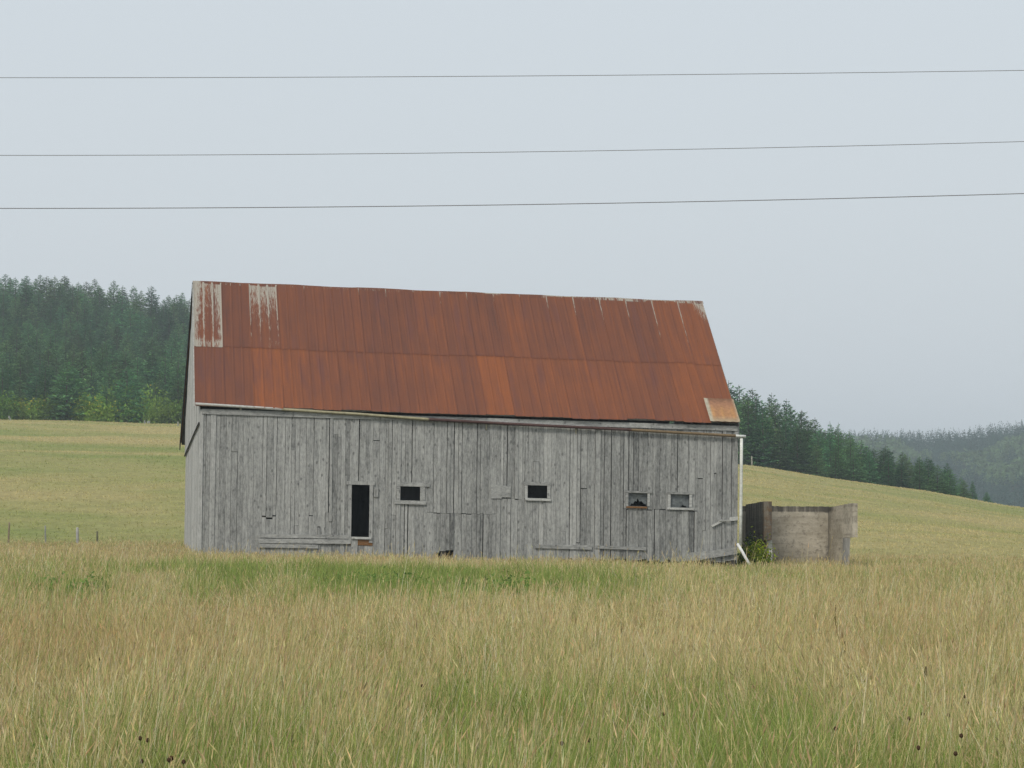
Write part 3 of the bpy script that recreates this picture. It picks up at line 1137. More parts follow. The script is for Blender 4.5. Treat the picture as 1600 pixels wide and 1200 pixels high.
YB, YN = 87.4, 84.4
bw = gridwall(at(1160, 884, YB), at(1296, 884, YB), at(1296, 791.5, YB), at(1160, 790.5, YB), (0, 0.25, 0), 40, 24,
              lambda s, t: (0.62 * (t > 0.88) + 0.34 * max(0, (s - 0.86) / 0.14) ** 2 + 0.25 * max(0, t - 0.8) + 0.22 * (t < 0.36), 0.0, 0), 0.012)
rpart(bw, 'back_wall', M['concrete'])
# left side wall: outer face darkened in colour for its shade, rusty end
n3 = at(1206, 782, YN)
lw = gridwall(at(1165, 846, YB - 0.02), at(1193.5, 844, YN), at(1193.5, 783.5, YN), at(1165, 788.5, YB - 0.02), at(1206, 783, YN) - at(1193.5, 783, YN), 16, 14,
              lambda s, t: (0.74 - 0.10 * t, 0.42 * (s > 0.9), 0), 0.012)
rpart(lw, 'side_wall', M['concrete'], 'side wall with its shaded face painted dark')
lf = gridwall(at(1171, 886, YB - 0.3), at(1191, 886, YN + 0.5), at(1191, 844.5, YN + 0.5), at(1171, 846.5, YB - 0.3), (0.14, 0, 0), 6, 5, lambda s, t: (0.7, 0.5, 0))
rpart(lf, 'footing', M['concrete'])
wp = MB()
p0 = at(1203.5, 880, YN + 0.25)
p1 = at(1202.8, 839, YN + 0.25)
wp.prism([p0 + np.array([-0.075, 0, 0]), p0 + np.array([0.07, 0, 0]), p1 + np.array([0.075, 0, 0]), p1 + np.array([-0.075, 0, 0])], (0, 0.07, 0), (0.60, 0.59, 0.55))
rpart(wp, 'white_post', M['paint'], 'white post under the end of the dark wall')
# right side wall, notched, on a post
rwm = MB()
gridwall(at(1294, 884, YB - 0.02), at(1317.5, 882, YN + 1.1), at(1317.5, 788.5, YN + 1.1), at(1294, 793, YB - 0.02), (0.22, 0, 0), 10, 20,
         lambda s, t: (0.55 * max(0, 1 - s / 0.45) + 0.25 * (t > 0.93) + 0.08, 0.0, 0), 0.01, rwm)
gridwall(at(1317.7, 840, YN + 1.1), at(1332, 839.5, YN), at(1332, 786.3, YN), at(1317.7, 788.4, YN + 1.1), at(1340, 787, YN) - at(1332, 787, YN), 8, 12,
         lambda s, t: (0.28 * (t > 0.9) + 0.18 + 0.25 * (0.35 < t < 0.6), 0.0, 0), 0.02, rwm)
rpart(rwm, 'side_wall', M['concrete'])
rp = MB()
q0, q1 = at(1322, 884, YN + 0.4), at(1323.5, 840.5, YN + 0.4)
rp.prism([q0 + np.array([-0.10, 0, 0]), q0 + np.array([0.09, 0, 0]), q1 + np.array([0.11, 0, 0]), q1 + np.array([-0.11, 0, 0])], (0, 0.2, 0), (0.27, 0.26, 0.24))
rpart(rp, 'post', M['dark'])

# ------------------------------------------------------------------ grass
BU = np.array([U3[0], U3[1]])
BV = np.array([V3[0], V3[1]])


def outside(x, y):
    """keep grass out of the barn and the ruin walls"""
    dx, dy = x - O3[0], y - O3[1]
    u_ = dx * BU[0] + dy * BU[1]
    v_ = dx * BV[0] + dy * BV[1]
    inb = (u_ > -0.08) & (u_ < L + 0.05) & (v_ > -0.02) & (v_ < VW + 0.1)
    return ~inb


def scatter(n, y0, y1, marg=0.235, pad=3.0):
    y = np.sqrt(rng.uniform(y0**2, y1**2, n))
    x = rng.uniform(-1, 1, n) * (marg * y + pad)
    k = outside(x, y)
    return x[k], y[k]


class Ribbons:
    def __init__(self):
        self.V, self.Q, self.T, self.C, self.n = [], [], [], [], 0

    def blades(self, x, y, z, h, az, tilt, bend, wid, c0, c1, taper=True):
        n = len(x)
        if n == 0:
            return None
        K = 4
        pos = np.stack([x, y, z], 1)
        waz = rng.uniform(-1.0, 1.0, n) * 0.9 + rng.integers(0, 2, n) * math.pi
        wd = np.stack([np.cos(waz), np.sin(waz), np.zeros(n)], 1)
        pts = []
        wf = (1.0, 0.9, 0.65, 0.0) if taper else (1, 0.9, 0.8, 0.7)
        for k in range(K):
            if wf[k] > 0:
                pts.append(pos - wd * (wid * wf[k] / 2)[:, None])
                pts.append(pos + wd * (wid * wf[k] / 2)[:, None])
            else:
                pts.append(pos.copy())
            if k < K - 1:
                a = tilt + bend * (k + 0.5) / 3.0
                st = h / 3.0
                pos = pos + np.stack([np.sin(a) * np.cos(az), np.sin(a) * np.sin(az), np.cos(a)], 1) * st[:, None]
        m = len(pts)
        arr = np.stack(pts, 1).reshape(-1, 3)
        base = self.n + np.arange(n) * m
        q = [np.stack([base, base + 1, base + 3, base + 2], 1), np.stack([base + 2, base + 3, base + 5, base + 4], 1)]
        if taper:
            self.T.append(np.stack([base + 4, base + 5, base + 6], 1))
        else:
            q.append(np.stack([base + 4, base + 5, base + 7, base + 6], 1))
        self.Q.append(np.concatenate(q))
        tt = np.array([0, 0, 1, 1, 2, 2, 3] if taper else [0, 0, 1, 1, 2, 2, 3, 3]) / 3.0
        cc = c0[:, None, :] * (1 - tt)[None, :, None] + c1[:, None, :] * tt[None, :, None]
        self.V.append(arr)
        self.C.append(cc.reshape(-1, 3))
        self.n += n * m
        a = tilt + bend
        d = np.stack([np.sin(a) * np.cos(az), np.sin(a) * np.sin(az), np.cos(a)], 1)
        return pos, d

    def heads(self, tip, d, ln, wid, c):
        """flower panicle: two crossed spindles round the tip"""
        n = len(tip)
        a = np.cross(d, np.array([0.0, 1.0, 0.1]))
        a /= np.linalg.norm(a, axis=1)[:, None] + 1e-9
        b = np.cross(d, a)
        for s in (a, b):
            p0 = tip - d * (ln * 0.30)[:, None]
            p2 = tip + d * (ln * 0.70)[:, None]
            mid = tip + d * (ln * rng.uniform(-0.1, 0.15, n))[:, None]
            arr = np.stack([p0, mid + s * (wid / 2)[:, None], p2, mid - s * (wid / 2)[:, None]], 1).reshape(-1, 3)
            base = self.n + np.arange(n) * 4
            self.Q.append(np.stack([base, base + 1, base + 2, base + 3], 1))
            self.V.append(arr)
            self.C.append(np.repeat(c, 4, 0))
            self.n += n * 4

    def build(self, name, mat):
        T = np.concatenate(self.T) if self.T else np.zeros((0, 3), int)
        return np_object(name, np.concatenate(self.V), np.concatenate(self.Q), T, np.concatenate(self.C), mat)


def pick(cols_, n, jit=0.13):
    """random plant colours mixed between the given ones, each blade its own"""
    cols_ = np.array(cols_)
    w_ = rng.dirichlet(np.ones(len(cols_)) * 0.8, n)
    c = w_ @ cols_
    return np.clip(c * (1 + rng.normal(0, jit, (n, 1))) * (1 + rng.normal(0, 0.05, (n, 3))), 0.01, 0.9)


def hmul(x, y):
    """how tall the stand is, from place to place"""
    return 0.45 + 1.15 * fbm(x / 1.1, y / 1.6, 41, 3)


gr = Ribbons()
STRAW = [(0.66, 0.56, 0.29), (0.56, 0.455, 0.22), (0.74, 0.655, 0.37), (0.46, 0.355, 0.17)]
HEAD = [(0.58, 0.465, 0.235), (0.66, 0.56, 0.30), (0.50, 0.375, 0.195), (0.72, 0.64, 0.38)]
LEAFG = [(0.20, 0.265, 0.065), (0.29, 0.355, 0.09), (0.40, 0.44, 0.13), (0.165, 0.24, 0.075)]
LEAFD = [(0.58, 0.49, 0.22), (0.48, 0.40, 0.17), (0.64, 0.56, 0.29)]
BANDS = [  # y range, stalks per m2, leaves per m2, minimum width
    (9.0, 16.0, 300, 1150, 0.0026),
    (16.0, 26.0, 230, 700, 0.0036),
    (26.0, 45.0, 130, 360, 0.0055),
    (45.0, 66.0, 66, 170, 0.009),
    (66.0, 92.0, 60, 95, 0.012),
]
for y0, y1, ds_, dl, mw in BANDS:
    area = (0.235 * (y0 + y1) + 6.0) * (y1 - y0)
    # leaves, green and dead
    x, y = scatter(int(area * dl), y0, y1)
    g_ = green_amount(x, y)
    n = len(x)
    isg = rng.random(n) < (0.22 + 0.78 * g_)
    h = np.where(isg, rng.uniform(0.22, 0.62, n), rng.uniform(0.15, 0.5, n)) * hmul(x, y)
    h *= np.where(y > 60, 0.55, 1.0)
    h *= 1 - 0.25 * sstep(0.75, 1.0, g_) * (y > 36)
    c = np.where(isg[:, None], pick(LEAFG, n), pick(LEAFD, n))
    az = rng.uniform(0, 2 * math.pi, n)
    gr.blades(x, y, H(x, y) - 0.02, h, az, np.abs(rng.normal(0.12, 0.12, n)), rng.uniform(0.1, 1.5, n) ** 1.3,
              np.maximum(mw * 1.4, rng.uniform(0.004, 0.008, n)), c * 0.95, c * 1.05)
    # stalks with seed heads
    x, y = scatter(int(area * ds_), y0, y1)
    g_ = green_amount(x, y)
    keep = rng.random(len(x)) > np.where(y > 36, 0.94, 0.70) * sstep(0.35, 0.85, g_)
    x, y, g_ = x[keep], y[keep], g_[keep]
    n = len(x)
    h = rng.uniform(0.34, 0.66, n) * hmul(x, y) * np.where(y > 66, 0.50, np.where(y > 45, 0.8, 1.0))
    h *= 1 - 0.42 * sstep(0.5, 0.95, g_) * (y > 36)
    tall = rng.random(n) < 0.03
    h = np.where(tall, h * 1.5, h)
    c = pick(STRAW, n, 0.2)
    bl = rng.random(n) < 0.12
    c[bl] = np.array([0.84, 0.78, 0.55]) * rng.uniform(0.8, 1.1, (int(bl.sum()), 1))
    rb = (np.exp(-(((800 + 4000 * x / y) - 130) / 330.0) ** 2 - ((y - 25.0) / 5.0) ** 2) + 0.6 * np.exp(-(((800 + 4000 * x / y) - 1400) / 200.0) ** 2 - ((y - 24.0) / 4.0) ** 2) + 0.7 * sstep(0.58, 0.75, fbm(x / 2.0, y / 4.0, 91, 3)))[:, None]
    c = c * (1 - np.clip(rb, 0, 1) * np.array([0.10, 0.18, 0.20]))
    gg = rng.random(n) < 0.30 + 0.3 * g_
    c0 = np.where(gg[:, None], pick(LEAFG, n) * 1.15, c * 0.92)
    ca = 12.0 * fbm(x / 1.8, y / 2.5, 81, 2)
    cl = sstep(0.45, 0.8, fbm(x / 1.0 + 4, y / 1.7, 83, 3))
    az = np.where(rng.random(n) < 0.65, rng.normal(0.2, 0.7, n) * (1 - cl) + ca * cl, rng.uniform(0, 2 * math.pi, n))
    tip, d = gr.blades(x, y, H(x, y) - 0.02, h, az, np.abs(rng.normal(0.06, 0.09, n)) + 0.5 * cl * rng.random(n), np.abs(rng.normal(0.14, 0.25, n)) + 0.4 * cl * rng.random(n),
                       np.maximum(mw * 0.75, rng.uniform(0.002, 0.0035, n)), c0, c, taper=False)
    hk = rng.random(n) < 0.66
    nh = int(hk.sum())
    gr.heads(tip[hk], d[hk], rng.uniform(0.05, 0.12, nh), np.maximum(mw * 1.25, rng.uniform(0.004, 0.009, nh)), pick(HEAD, nh, 0.18) * (1 - np.clip(rb[hk], 0, 1) * np.array([0.10, 0.18, 0.20])))
# hill pasture: short tufts
for y0, y1, dens in ((96, 150, 8.0), (150, 235, 3.6), (235, 318, 2.2)):
    area = (0.225 * (y0 + y1) + 6.0) * (y1 - y0)
    x, y = scatter(int(area * dens), y0, y1, 0.225)
    pxx = 800 + 4000 * x / y
    vis = (y < 300) | (pxx < 700)
    x, y = x[vis], y[vis]
    n = len(x)
    g_ = np.clip(green_amount(x, y) + rng.normal(0, 0.08, n), 0, 1)[:, None]
    c = (np.array([0.47, 0.395, 0.19]) * (1 - g_) + np.array([0.25, 0.29, 0.098]) * g_) * 1.2 * (1 + rng.normal(0, 0.07, (n, 1)))
    gr.blades(x, y, H(x, y) - 0.02, rng.uniform(0.07, 0.15, n), rng.uniform(0, 6.28, n), np.abs(rng.normal(0.35, 0.2, n)), rng.uniform(0.2, 1.2, n),
              rng.uniform(0.4, 0.9, n) * y * 0.00055, np.clip(c, 0.02, 0.8), np.clip(c * 1.04, 0.02, 0.8))
grass = gr.build('field_grass', M['grass'])
tag(grass, 'tall dry meadow grass with seed heads in front of the barn', 'grass', kind='stuff')


# ------------------------------------------------------------------ leafy plants, weeds
def leafcloud(centre, radii, n, size, cols_, seed, yellow=0.0, ycols=None, stems=0):
    """leaf-sized faces through an uneven volume standing on the ground; returns V, Q, C"""
    rg = np.random.default_rng(seed)
    nb = max(4, int(n / 60))
    bc = rg.normal(0, 0.42, (nb, 3)) * radii
    bc[:, 2] = np.abs(bc[:, 2]) * 1.1 + radii[2] * 0.15
    k = rg.integers(0, nb, n)
    p = bc[k] + rg.normal(0, 0.24, (n, 3)) * radii
    p[:, 2] = np.clip(p[:, 2], 0.02, None)
    a = rg.normal(0, 1, (n, 3))
    a /= np.linalg.norm(a, axis=1)[:, None]
    b = np.cross(a, rg.normal(0, 1, (n, 3)))
    b /= np.linalg.norm(b, axis=1)[:, None]
    s = size * rg.uniform(0.6, 1.4, n)[:, None]
    arr = np.stack([p - a * s, p + b * s * 0.45, p + a * s, p - b * s * 0.45], 1).reshape(-1, 3) + np.array(centre)
    cols_ = np.array(cols_)
    tone = rg.uniform(0.7, 1.35, nb)[k][:, None]
    c = rg.dirichlet(np.ones(len(cols_)), n) @ cols_ * tone
    if yellow > 0:
        top = p[:, 2] > radii[2] * 0.62
        ym = top & (rg.random(n) < yellow * 0.55) & (np.sin(k * 12.9) > -0.2)
        c[ym] = np.array(ycols if ycols is not None else (0.55, 0.50, 0.07)) * rg.uniform(0.7, 1.2, (int(ym.sum()), 1))
    q = np.arange(n * 4).reshape(-1, 4)
    return arr, q, np.repeat(np.clip(c, 0.01, 0.9), 4, 0)


# patches of tall fresh herbs inside the meadow
Vs, Qs, Cs, off = [], [], [], 0
for i, (px, Y, rx, rz, n) in enumerate([(800, 40.5, 0.35, 0.42, 420), (775, 41.5, 0.5, 0.34, 420), (700, 44, 0.8, 0.3, 500), (640, 46, 0.7, 0.26, 380), (850, 43, 0.5, 0.28, 320), (560, 48, 0.9, 0.24, 400),
                                        (62, 40, 0.4, 0.28, 260), (128, 40.2, 0.35, 0.30, 260), (95, 41, 0.5, 0.28, 320), (160, 41, 0.3, 0.25, 200), (420, 52, 1.2, 0.22, 500), (300, 52, 1.0, 0.2, 400),
                                        (60, 14.0, 0.25, 0.20, 200), (250, 15.5, 0.4, 0.22, 320), (380, 17, 0.3, 0.25, 260), (1075, 16, 0.3, 0.25, 260), (1560, 14.0, 0.3, 0.24, 260), (690, 14, 0.3, 0.2, 240), (1480, 15, 0.3, 0.2, 260)]):
    x = (px - 800) / 4000 * Y
    v_, q_, c_ = leafcloud((x, Y, Hs(x, Y)), np.array([rx, rx * 0.8, rz * (1.05 if Y > 30 else 1.3)]), n * 2, 0.034 if Y > 30 else 0.018,
                           [(0.14, 0.24, 0.06), (0.19, 0.30, 0.075), (0.25, 0.34, 0.095)], 100 + i)
    Vs.append(v_)
    Qs.append(q_ + off)
    Cs.append(c_)
    off += len(v_)
hb = np_object('green_weeds', np.concatenate(Vs), np.concatenate(Qs), np.zeros((0, 3), int), np.concatenate(Cs), M['weed'])
tag(hb, 'patches of fresh green weeds among the dry meadow grass', 'weeds', kind='stuff')


def plant(name, px, Y, rad, n, size, cols_, seed, label, cat, group=None, yellow=0.0, ycols=None, sink=0.0):
    x = (px - 800) / 4000 * Y
    z = Hs(x, Y) - sink
    v_, q_, c_ = leafcloud((0, 0, 0), np.array(rad), n, size, cols_, seed, yellow, ycols)
    o = np_object(name, v_, q_, np.zeros((0, 3), int), c_, M['weed'])
    o.location = (x, Y, z)
    tag(o, label, cat, group)
    return o


plant('leafy_bush', 1184, 83.9, (0.55, 0.45, 0.78), 1900, 0.05, [(0.16, 0.25, 0.03), (0.28, 0.36, 0.025), (0.42, 0.42, 0.02), (0.08, 0.14, 0.03)], 5,
      'bright yellow green leafy bush between the barn corner and the ruin', 'bush')
plant('leafy_bush', 1166, 84.6, (0.30, 0.3, 0.70), 700, 0.05, [(0.05, 0.10, 0.025), (0.08, 0.14, 0.03)], 6,
      'small dark green bush behind the white downpipe', 'bush')
plant('leafy_bush', 1206, 84.0, (0.30, 0.3, 0.35), 260, 0.06, [(0.10, 0.17, 0.03), (0.2, 0.25, 0.04)], 8,
      'low green bush at the foot of the white post in the ruin', 'bush')

# shrubs along the edge of the left wood
SH = [(-40, 2.6, 0), (8, 2.7, .0), (34, 2.4, .45), (62, 2.0, .2), (92, 2.0, .1), (112, 2.1, .30), (132, 2.2, .4), (152, 2.4, .1), (178, 2.7, 0), (160, 1.5, .35), (205, 2.6, .05), (228, 3.0, .1), (250, 2.0, .0), (270, 2.1, 0), (290, 1.5, 0), (318, 1.6, 0)]
for i, (px, hh, ye) in enumerate(SH):
    lab = {True: 'green shrub with yellow flowers along the edge of the left wood', False: 'plain green shrub along the edge of the left wood'}[ye > 0.15]
    plant('edge_shrub', px, 317 + (i % 3) * 1.2, (1.9 + 0.3 * (i % 3), 1.3, hh), 1100, 0.19,
          [(0.11, 0.22, 0.05), (0.17, 0.30, 0.06), (0.24, 0.36, 0.07)] if ye < 0.3 else [(0.16, 0.28, 0.05), (0.25, 0.36, 0.055), (0.34, 0.40, 0.06)], 40 + i, lab, 'shrub',
          'yellow flowered shrubs at the wood edge' if ye > 0.15 else 'green shrubs at the wood edge', ye)
for i, px in enumerate((15, 225, 232)):
    plant('white_flower', px, 313, (0.16, 0.14, 0.30), 90, 0.075, [(0.62, 0.62, 0.60), (0.5, 0.52, 0.48)], 80 + i,
          ['pale white flowering weed at the far left wood edge', 'pale white flowering weed near the wood edge by the barn', 'pale white flowering weed near the wood edge by the barn'][i], 'plant',
          None if i == 0 else 'white flowers near the barn')

# dark seed heads low in the foreground
HEADS = [(219, 1154, 13.6), (231, 1157, 13.6), (221, 1190, 12.6), (264, 1188, 12.6), (287, 1191, 12.7), (878, 1162, 13.3), (921, 1157, 13.4), (1306, 1139, 14.0), (1442, 1116, 15.0), (1508, 1089, 16.6),
         (1512, 1099, 16.6), (1555, 1115, 15.2), (1482, 1118, 15.2), (1420, 1123, 14.8), (1435, 1169, 13.0), (1493, 1178, 12.8), (1502, 1150, 13.4), (1037, 1116, 15.0), (660, 1072, 17.2), (156, 1030, 19.6)]
kp = MB()
kp.tube([(0, 0, -0.42), (0.008, 0, -0.2), (0, 0, 0)], [0.0022, 0.002, 0.0018], 5, (0.13, 0.16, 0.05))
kp_s = kp.build('stem', M['bark'])
kh = MB()
prof = [(-0.014, 0.004), (-0.008, 0.012), (0.002, 0.0145), (0.010, 0.012), (0.016, 0.0075), (0.019, 0.002)]
kh.tube([(0.0007 * (i % 2), 0, z) for i, (z, r_) in enumerate(prof)], [r_ for z, r_ in prof], 9, (0.075, 0.046, 0.028))
for q_ in range(26):                                   # bristles
    a = q_ * 2.4
    e = 0.012 * math.sin(q_ * 1.3)
    d = np.array([math.cos(a), math.sin(a), 0.5 + 0.4 * math.sin(q_)])
    p = np.array([0.011 * math.cos(a), 0.011 * math.sin(a), e * 0.7 + 0.003])
    sd = np.array([-math.sin(a), math.cos(a), 0]) * 0.0016
    kh.add([p - sd, p + sd, p + d * 0.008], [(0, 1, 2)], (0.06, 0.035, 0.02))
kh_o = kh.build('seed_head', M['bark'])
first = True
for i, (px, py, Y) in enumerate(HEADS):
    p = at(px, py, Y)
    r_ = empty('knapweed', tuple(p))
    tag(r_, 'brown knapweed seed head on a thin stem in the foreground grass', 'plant', 'brown seed heads in the foreground')
    for src in (kp_s, kh_o):
        c_ = src if first else src.copy()
        if not first:
            col.objects.link(c_)
        c_.parent = r_
    r_.scale = (0.75, 0.75, 0.75)
    r_.rotation_euler = (random.uniform(-0.2, 0.2), random.uniform(-0.2, 0.2), random.uniform(0, 6))
    first = False
# rust-red sorrel head, cat-tail like spikes and one yellow flower
def spike(px, py_top, py_bot, Y, r_, c, label):
    mb = MB()
    a, b = at(px, py_bot, Y), at(px + 1.0, py_top, Y)
    gz = Hs(a[0], Y)
    e = empty('seed_spike', (a[0], Y, gz))
    tag(e, label, 'plant')
    mb.tube([(0, 0, -0.02), (0.004, 0, (a[2] - gz) * 0.5), (0, 0, a[2] - gz)], 0.004, 5, (0.22, 0.2, 0.09))
    mb.build('stem', M['bark'], e)
    sb = MB()
    for s in range(60):
        t = s / 60
        p = np.array([(b[0] - a[0]) * t, 0, a[2] - gz + (b[2] - a[2]) * t])
        an = s * 2.4
        d = np.array([math.cos(an), math.sin(an), 0.7]) * r_ * (1.15 - 0.6 * t)
        sd = np.array([-math.sin(an), math.cos(an), 0]) * r_ * 0.45
        sb.add([p - sd, p + sd, p + d + sd * 0.6, p + d - sd * 0.6], [(0, 1, 2, 3)], tuple(np.array(c) * random.uniform(0.7, 1.3)))
    sb.build('seed_head', M['bark'], e)
spike(1304, 945, 985, 27.0, 0.022, (0.21, 0.15, 0.05), 'tall brown seed spike standing above the grass below the ruin')
spike(1319, 1002, 1022, 22.5, 0.018, (0.17, 0.12, 0.05), 'shorter brown seed spike in front of the tall one')
spike(1446, 1042, 1058, 19.0, 0.016, (0.14, 0.13, 0.05), 'small greenish seed spike in the right foreground')
spike(266, 1183, 1191, 12.9, 0.016, (0.16, 0.05, 0.035), 'rust red sorrel head low in the left foreground')
yf = empty('goldenrod', tuple(at(1001, 985, 30.0)))
tag(yf, 'single yellow goldenrod flower in the middle of the dry grass', 'plant')
mb = MB()
mb.tube([(0, 0, -0.4), (0.01, 0, -0.1), (0, 0, 0.12)], 0.005, 5, (0.12, 0.16, 0.05))
mb.build('stem', M['bark'], yf)
v_, q_, c_ = leafcloud((0, 0, 0.02), np.array((0.045, 0.045, 0.09)), 90, 0.014, [(0.42, 0.34, 0.03), (0.3, 0.28, 0.03)], 9)
o = np_object('flower', v_, q_, np.zeros((0, 3), int), c_, M['weed'])
o.parent = yf

# ------------------------------------------------------------------ spruces
def spruce_mesh(seed, hgt, rmax, dens=1.0, qs=1.0):
    rg = np.random.default_rng(seed)
    P0, A, B, C = [], [], [], []
    base = np.array([[0.058, 0.136, 0.062], [0.086, 0.182, 0.068], [0.132, 0.240, 0.080], [0.064, 0.142, 0.080]])
    z = hgt * 0.05
    lop = rg.uniform(0, 6.28)
    while z < hgt * 0.985:
        f = z / hgt
        r0 = rmax * (1 - f) ** 0.70 * (0.55 + 0.45 * min(1, f / 0.12)) + 0.05
        nb = int(max(4, round((10 - 5 * f) * dens)))
        a0 = rg.uniform(0, 6.28)
        for k in range(nb):
            az = a0 + k * 6.283 / nb + rg.normal(0, 0.25)
            r = r0 * rg.uniform(0.62, 1.18) * (1 + 0.12 * math.cos(az - lop))
            up0 = rg.uniform(-0.32, -0.02) + 0.75 * f ** 2
            dz = rg.normal(0, 0.12)
            n = int(max(3, 6.5 * r / (0.34 * qs) * 0.62))
            tt = np.sqrt(rg.uniform(0.04, 1.0, n))
            rad = r * tt
            zz = z + dz + up0 * rad + 0.20 * rad * tt ** 2
            sid = rg.normal(0, 0.16, n) * rad * 0.9 + rg.normal(0, 0.04, n)
            ca, sa = math.cos(az), math.sin(az)
            p = np.stack([rad * ca - sid * sa, rad * sa + sid * ca, zz + rg.normal(0, 0.05, n)], 1)
            az2 = az + rg.normal(0, 0.7, n)
            pitch = rg.normal(-0.10 + 0.4 * f, 0.35, n)
            d = np.stack([np.cos(az2) * np.cos(pitch), np.sin(az2) * np.cos(pitch), np.sin(pitch)], 1)
            s = np.cross(d, np.array([0, 0, 1.0])) * 0.8 + rg.normal(0, 0.45, (n, 3))
            s /= np.linalg.norm(s, axis=1)[:, None]
            ln = rg.uniform(0.20, 0.44, n) * qs * (0.55 + 0.45 * (1 - f))
            P0.append(p)
            A.append(d * ln[:, None])
            B.append(s * (ln * rg.uniform(0.28, 0.46, n))[:, None])
            cl = rg.uniform(0.75, 1.3)
            c = rg.dirichlet(np.ones(4), n) @ base * cl
            young_sunlit = (tt > 0.86) & (rg.random(n) < 0.5)  # lighter branch tips: new growth, with sun on the crown painted in
            c[young_sunlit] = c[young_sunlit] * 1.5 + np.array([0.014, 0.018, 0.0])
            C.append(c)
        z += (0.36 - 0.16 * f) * rg.uniform(0.8, 1.25) * (hgt / 9.0) ** 0.5
    p, a, b, c = (np.concatenate(q) for q in (P0, A, B, C))
    n = len(p)
    V = np.stack([p - a * 0.5, p + b, p + a, p - b], 1).reshape(-1, 3)
    Qd = np.arange(n * 4).reshape(-1, 4)
    return V, Qd, np.repeat(c, 4, 0)


def trunk_obj(hgt, seed):
    mb = MB()
    rg = random.Random(seed)
    pts = [(rg.uniform(-0.04, 0.04) * (i > 0), rg.uniform(-0.04, 0.04) * (i > 0), hgt * t) for i, t in enumerate((-0.04, 0.1, 0.3, 0.55, 0.8, 0.97, 1.045))]
    mb.tube(pts, [0.017 * hgt, 0.0145 * hgt, 0.011 * hgt, 0.008 * hgt, 0.0048 * hgt, 0.0026 * hgt, 0.0015 * hgt], 7, (0.10, 0.085, 0.07))
    return mb.build('trunk', M['bark'])


VAR = []
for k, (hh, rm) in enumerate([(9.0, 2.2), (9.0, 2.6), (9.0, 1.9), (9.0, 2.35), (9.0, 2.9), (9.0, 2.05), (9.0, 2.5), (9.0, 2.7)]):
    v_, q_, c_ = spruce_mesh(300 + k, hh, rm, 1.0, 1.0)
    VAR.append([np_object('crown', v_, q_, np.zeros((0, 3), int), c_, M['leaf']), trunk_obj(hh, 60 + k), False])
n_spruce = 0


def spruce(x, y, hgt, label, group, wide=1.0, var=None):
    global n_spruce
    n_spruce += 1
    cr, tk, used = rec = VAR[random.randrange(len(VAR)) if var is None else var]
    root = empty('spruce_tree', (x, y, Hs(x, y) - 0.08), random.uniform(0, 6.28))
    s = hgt / 9.0
    root.scale = (s * wide, s * wide, s)
    tag(root, label, 'tree', group)
    for src in (tk, cr):
        c_ = src.copy() if used else src
        if used:
            col.objects.link(c_)
        c_.parent = root
    rec[2] = True
    return root


# the wood on the left hillside
RT = random.Random(21)
rowsY = []
yy = 323.0
while yy < 606:
    rowsY.append(yy)
    yy += 11.0 + (yy - 323) * 0.016
cnt = 0
for r_, Y in enumerate(rowsY):
    x0, x1 = (-45 - 800) / 4000 * Y, (312 - 800) / 4000 * Y
    step = 3.3 + 0.0028 * (Y - 323)
    x = x0 + RT.uniform(0, step)
    while x < x1:
        yj = Y + RT.uniform(-5.0, 5.0)
        hgt = RT.uniform(4.6, 7.2) if r_ < 2 else RT.uniform(4.8, 8.2) if r_ < len(rowsY) - 2 else RT.uniform(6.4, 8.4)
        lab, grp = (('spruce of the front rank at the foot of the left wood', 'front spruces of the left wood') if r_ < 2 else
                    ('spruce on the skyline of the left wood', 'skyline spruces of the left wood') if r_ >= len(rowsY) - 2 else
                    ('dark spruce inside the dense wood on the left hillside', 'spruces inside the left wood'))
        spruce(x, yj, hgt, lab, grp, RT.uniform(1.15, 1.75))
        cnt += 1
        x += step * RT.uniform(0.7, 1.3)
spruce((115 - 800) / 4000 * 319.5, 319.5, 6.4, 'broad pyramid shaped spruce standing forward at the foot of the left wood', None, 1.35, 4)
# the same wood goes on out of sight behind the barn
Vs, Cs = [], []
rgh = np.random.default_rng(5)
for (pa, pb, ya, yb) in ((318, 500, 324, 600), (940, 1056, 300, 350)):
    for Y in np.arange(ya, yb, 13.0):
        for px in np.arange(pa, pb, 3.8 / Y * 4000):
            y = Y + rgh.normal(0, 3)
            x = (px + rgh.normal(0, 6) - 800) / 4000 * y
            s_ = rgh.uniform(0.6, 0.9)
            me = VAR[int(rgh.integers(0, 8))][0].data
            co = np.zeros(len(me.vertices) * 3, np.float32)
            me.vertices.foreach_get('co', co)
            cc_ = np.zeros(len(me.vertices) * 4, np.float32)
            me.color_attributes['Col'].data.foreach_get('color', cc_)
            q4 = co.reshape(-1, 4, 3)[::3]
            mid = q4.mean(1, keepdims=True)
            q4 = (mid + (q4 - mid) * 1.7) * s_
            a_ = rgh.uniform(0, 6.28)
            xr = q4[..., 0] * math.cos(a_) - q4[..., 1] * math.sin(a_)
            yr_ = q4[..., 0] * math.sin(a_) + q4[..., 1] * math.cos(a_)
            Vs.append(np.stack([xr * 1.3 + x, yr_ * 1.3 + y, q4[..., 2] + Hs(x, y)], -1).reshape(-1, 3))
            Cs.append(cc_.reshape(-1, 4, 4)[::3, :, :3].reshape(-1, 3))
V = np.concatenate(Vs)
hw = np_object('spruce_wood', V, np.arange(len(V)).reshape(-1, 4), np.zeros((0, 3), int), np.concatenate(Cs), M['leaf'])
tag(hw, 'spruce wood running on behind the barn', 'wood', kind='stuff')
print('left spruces', cnt)
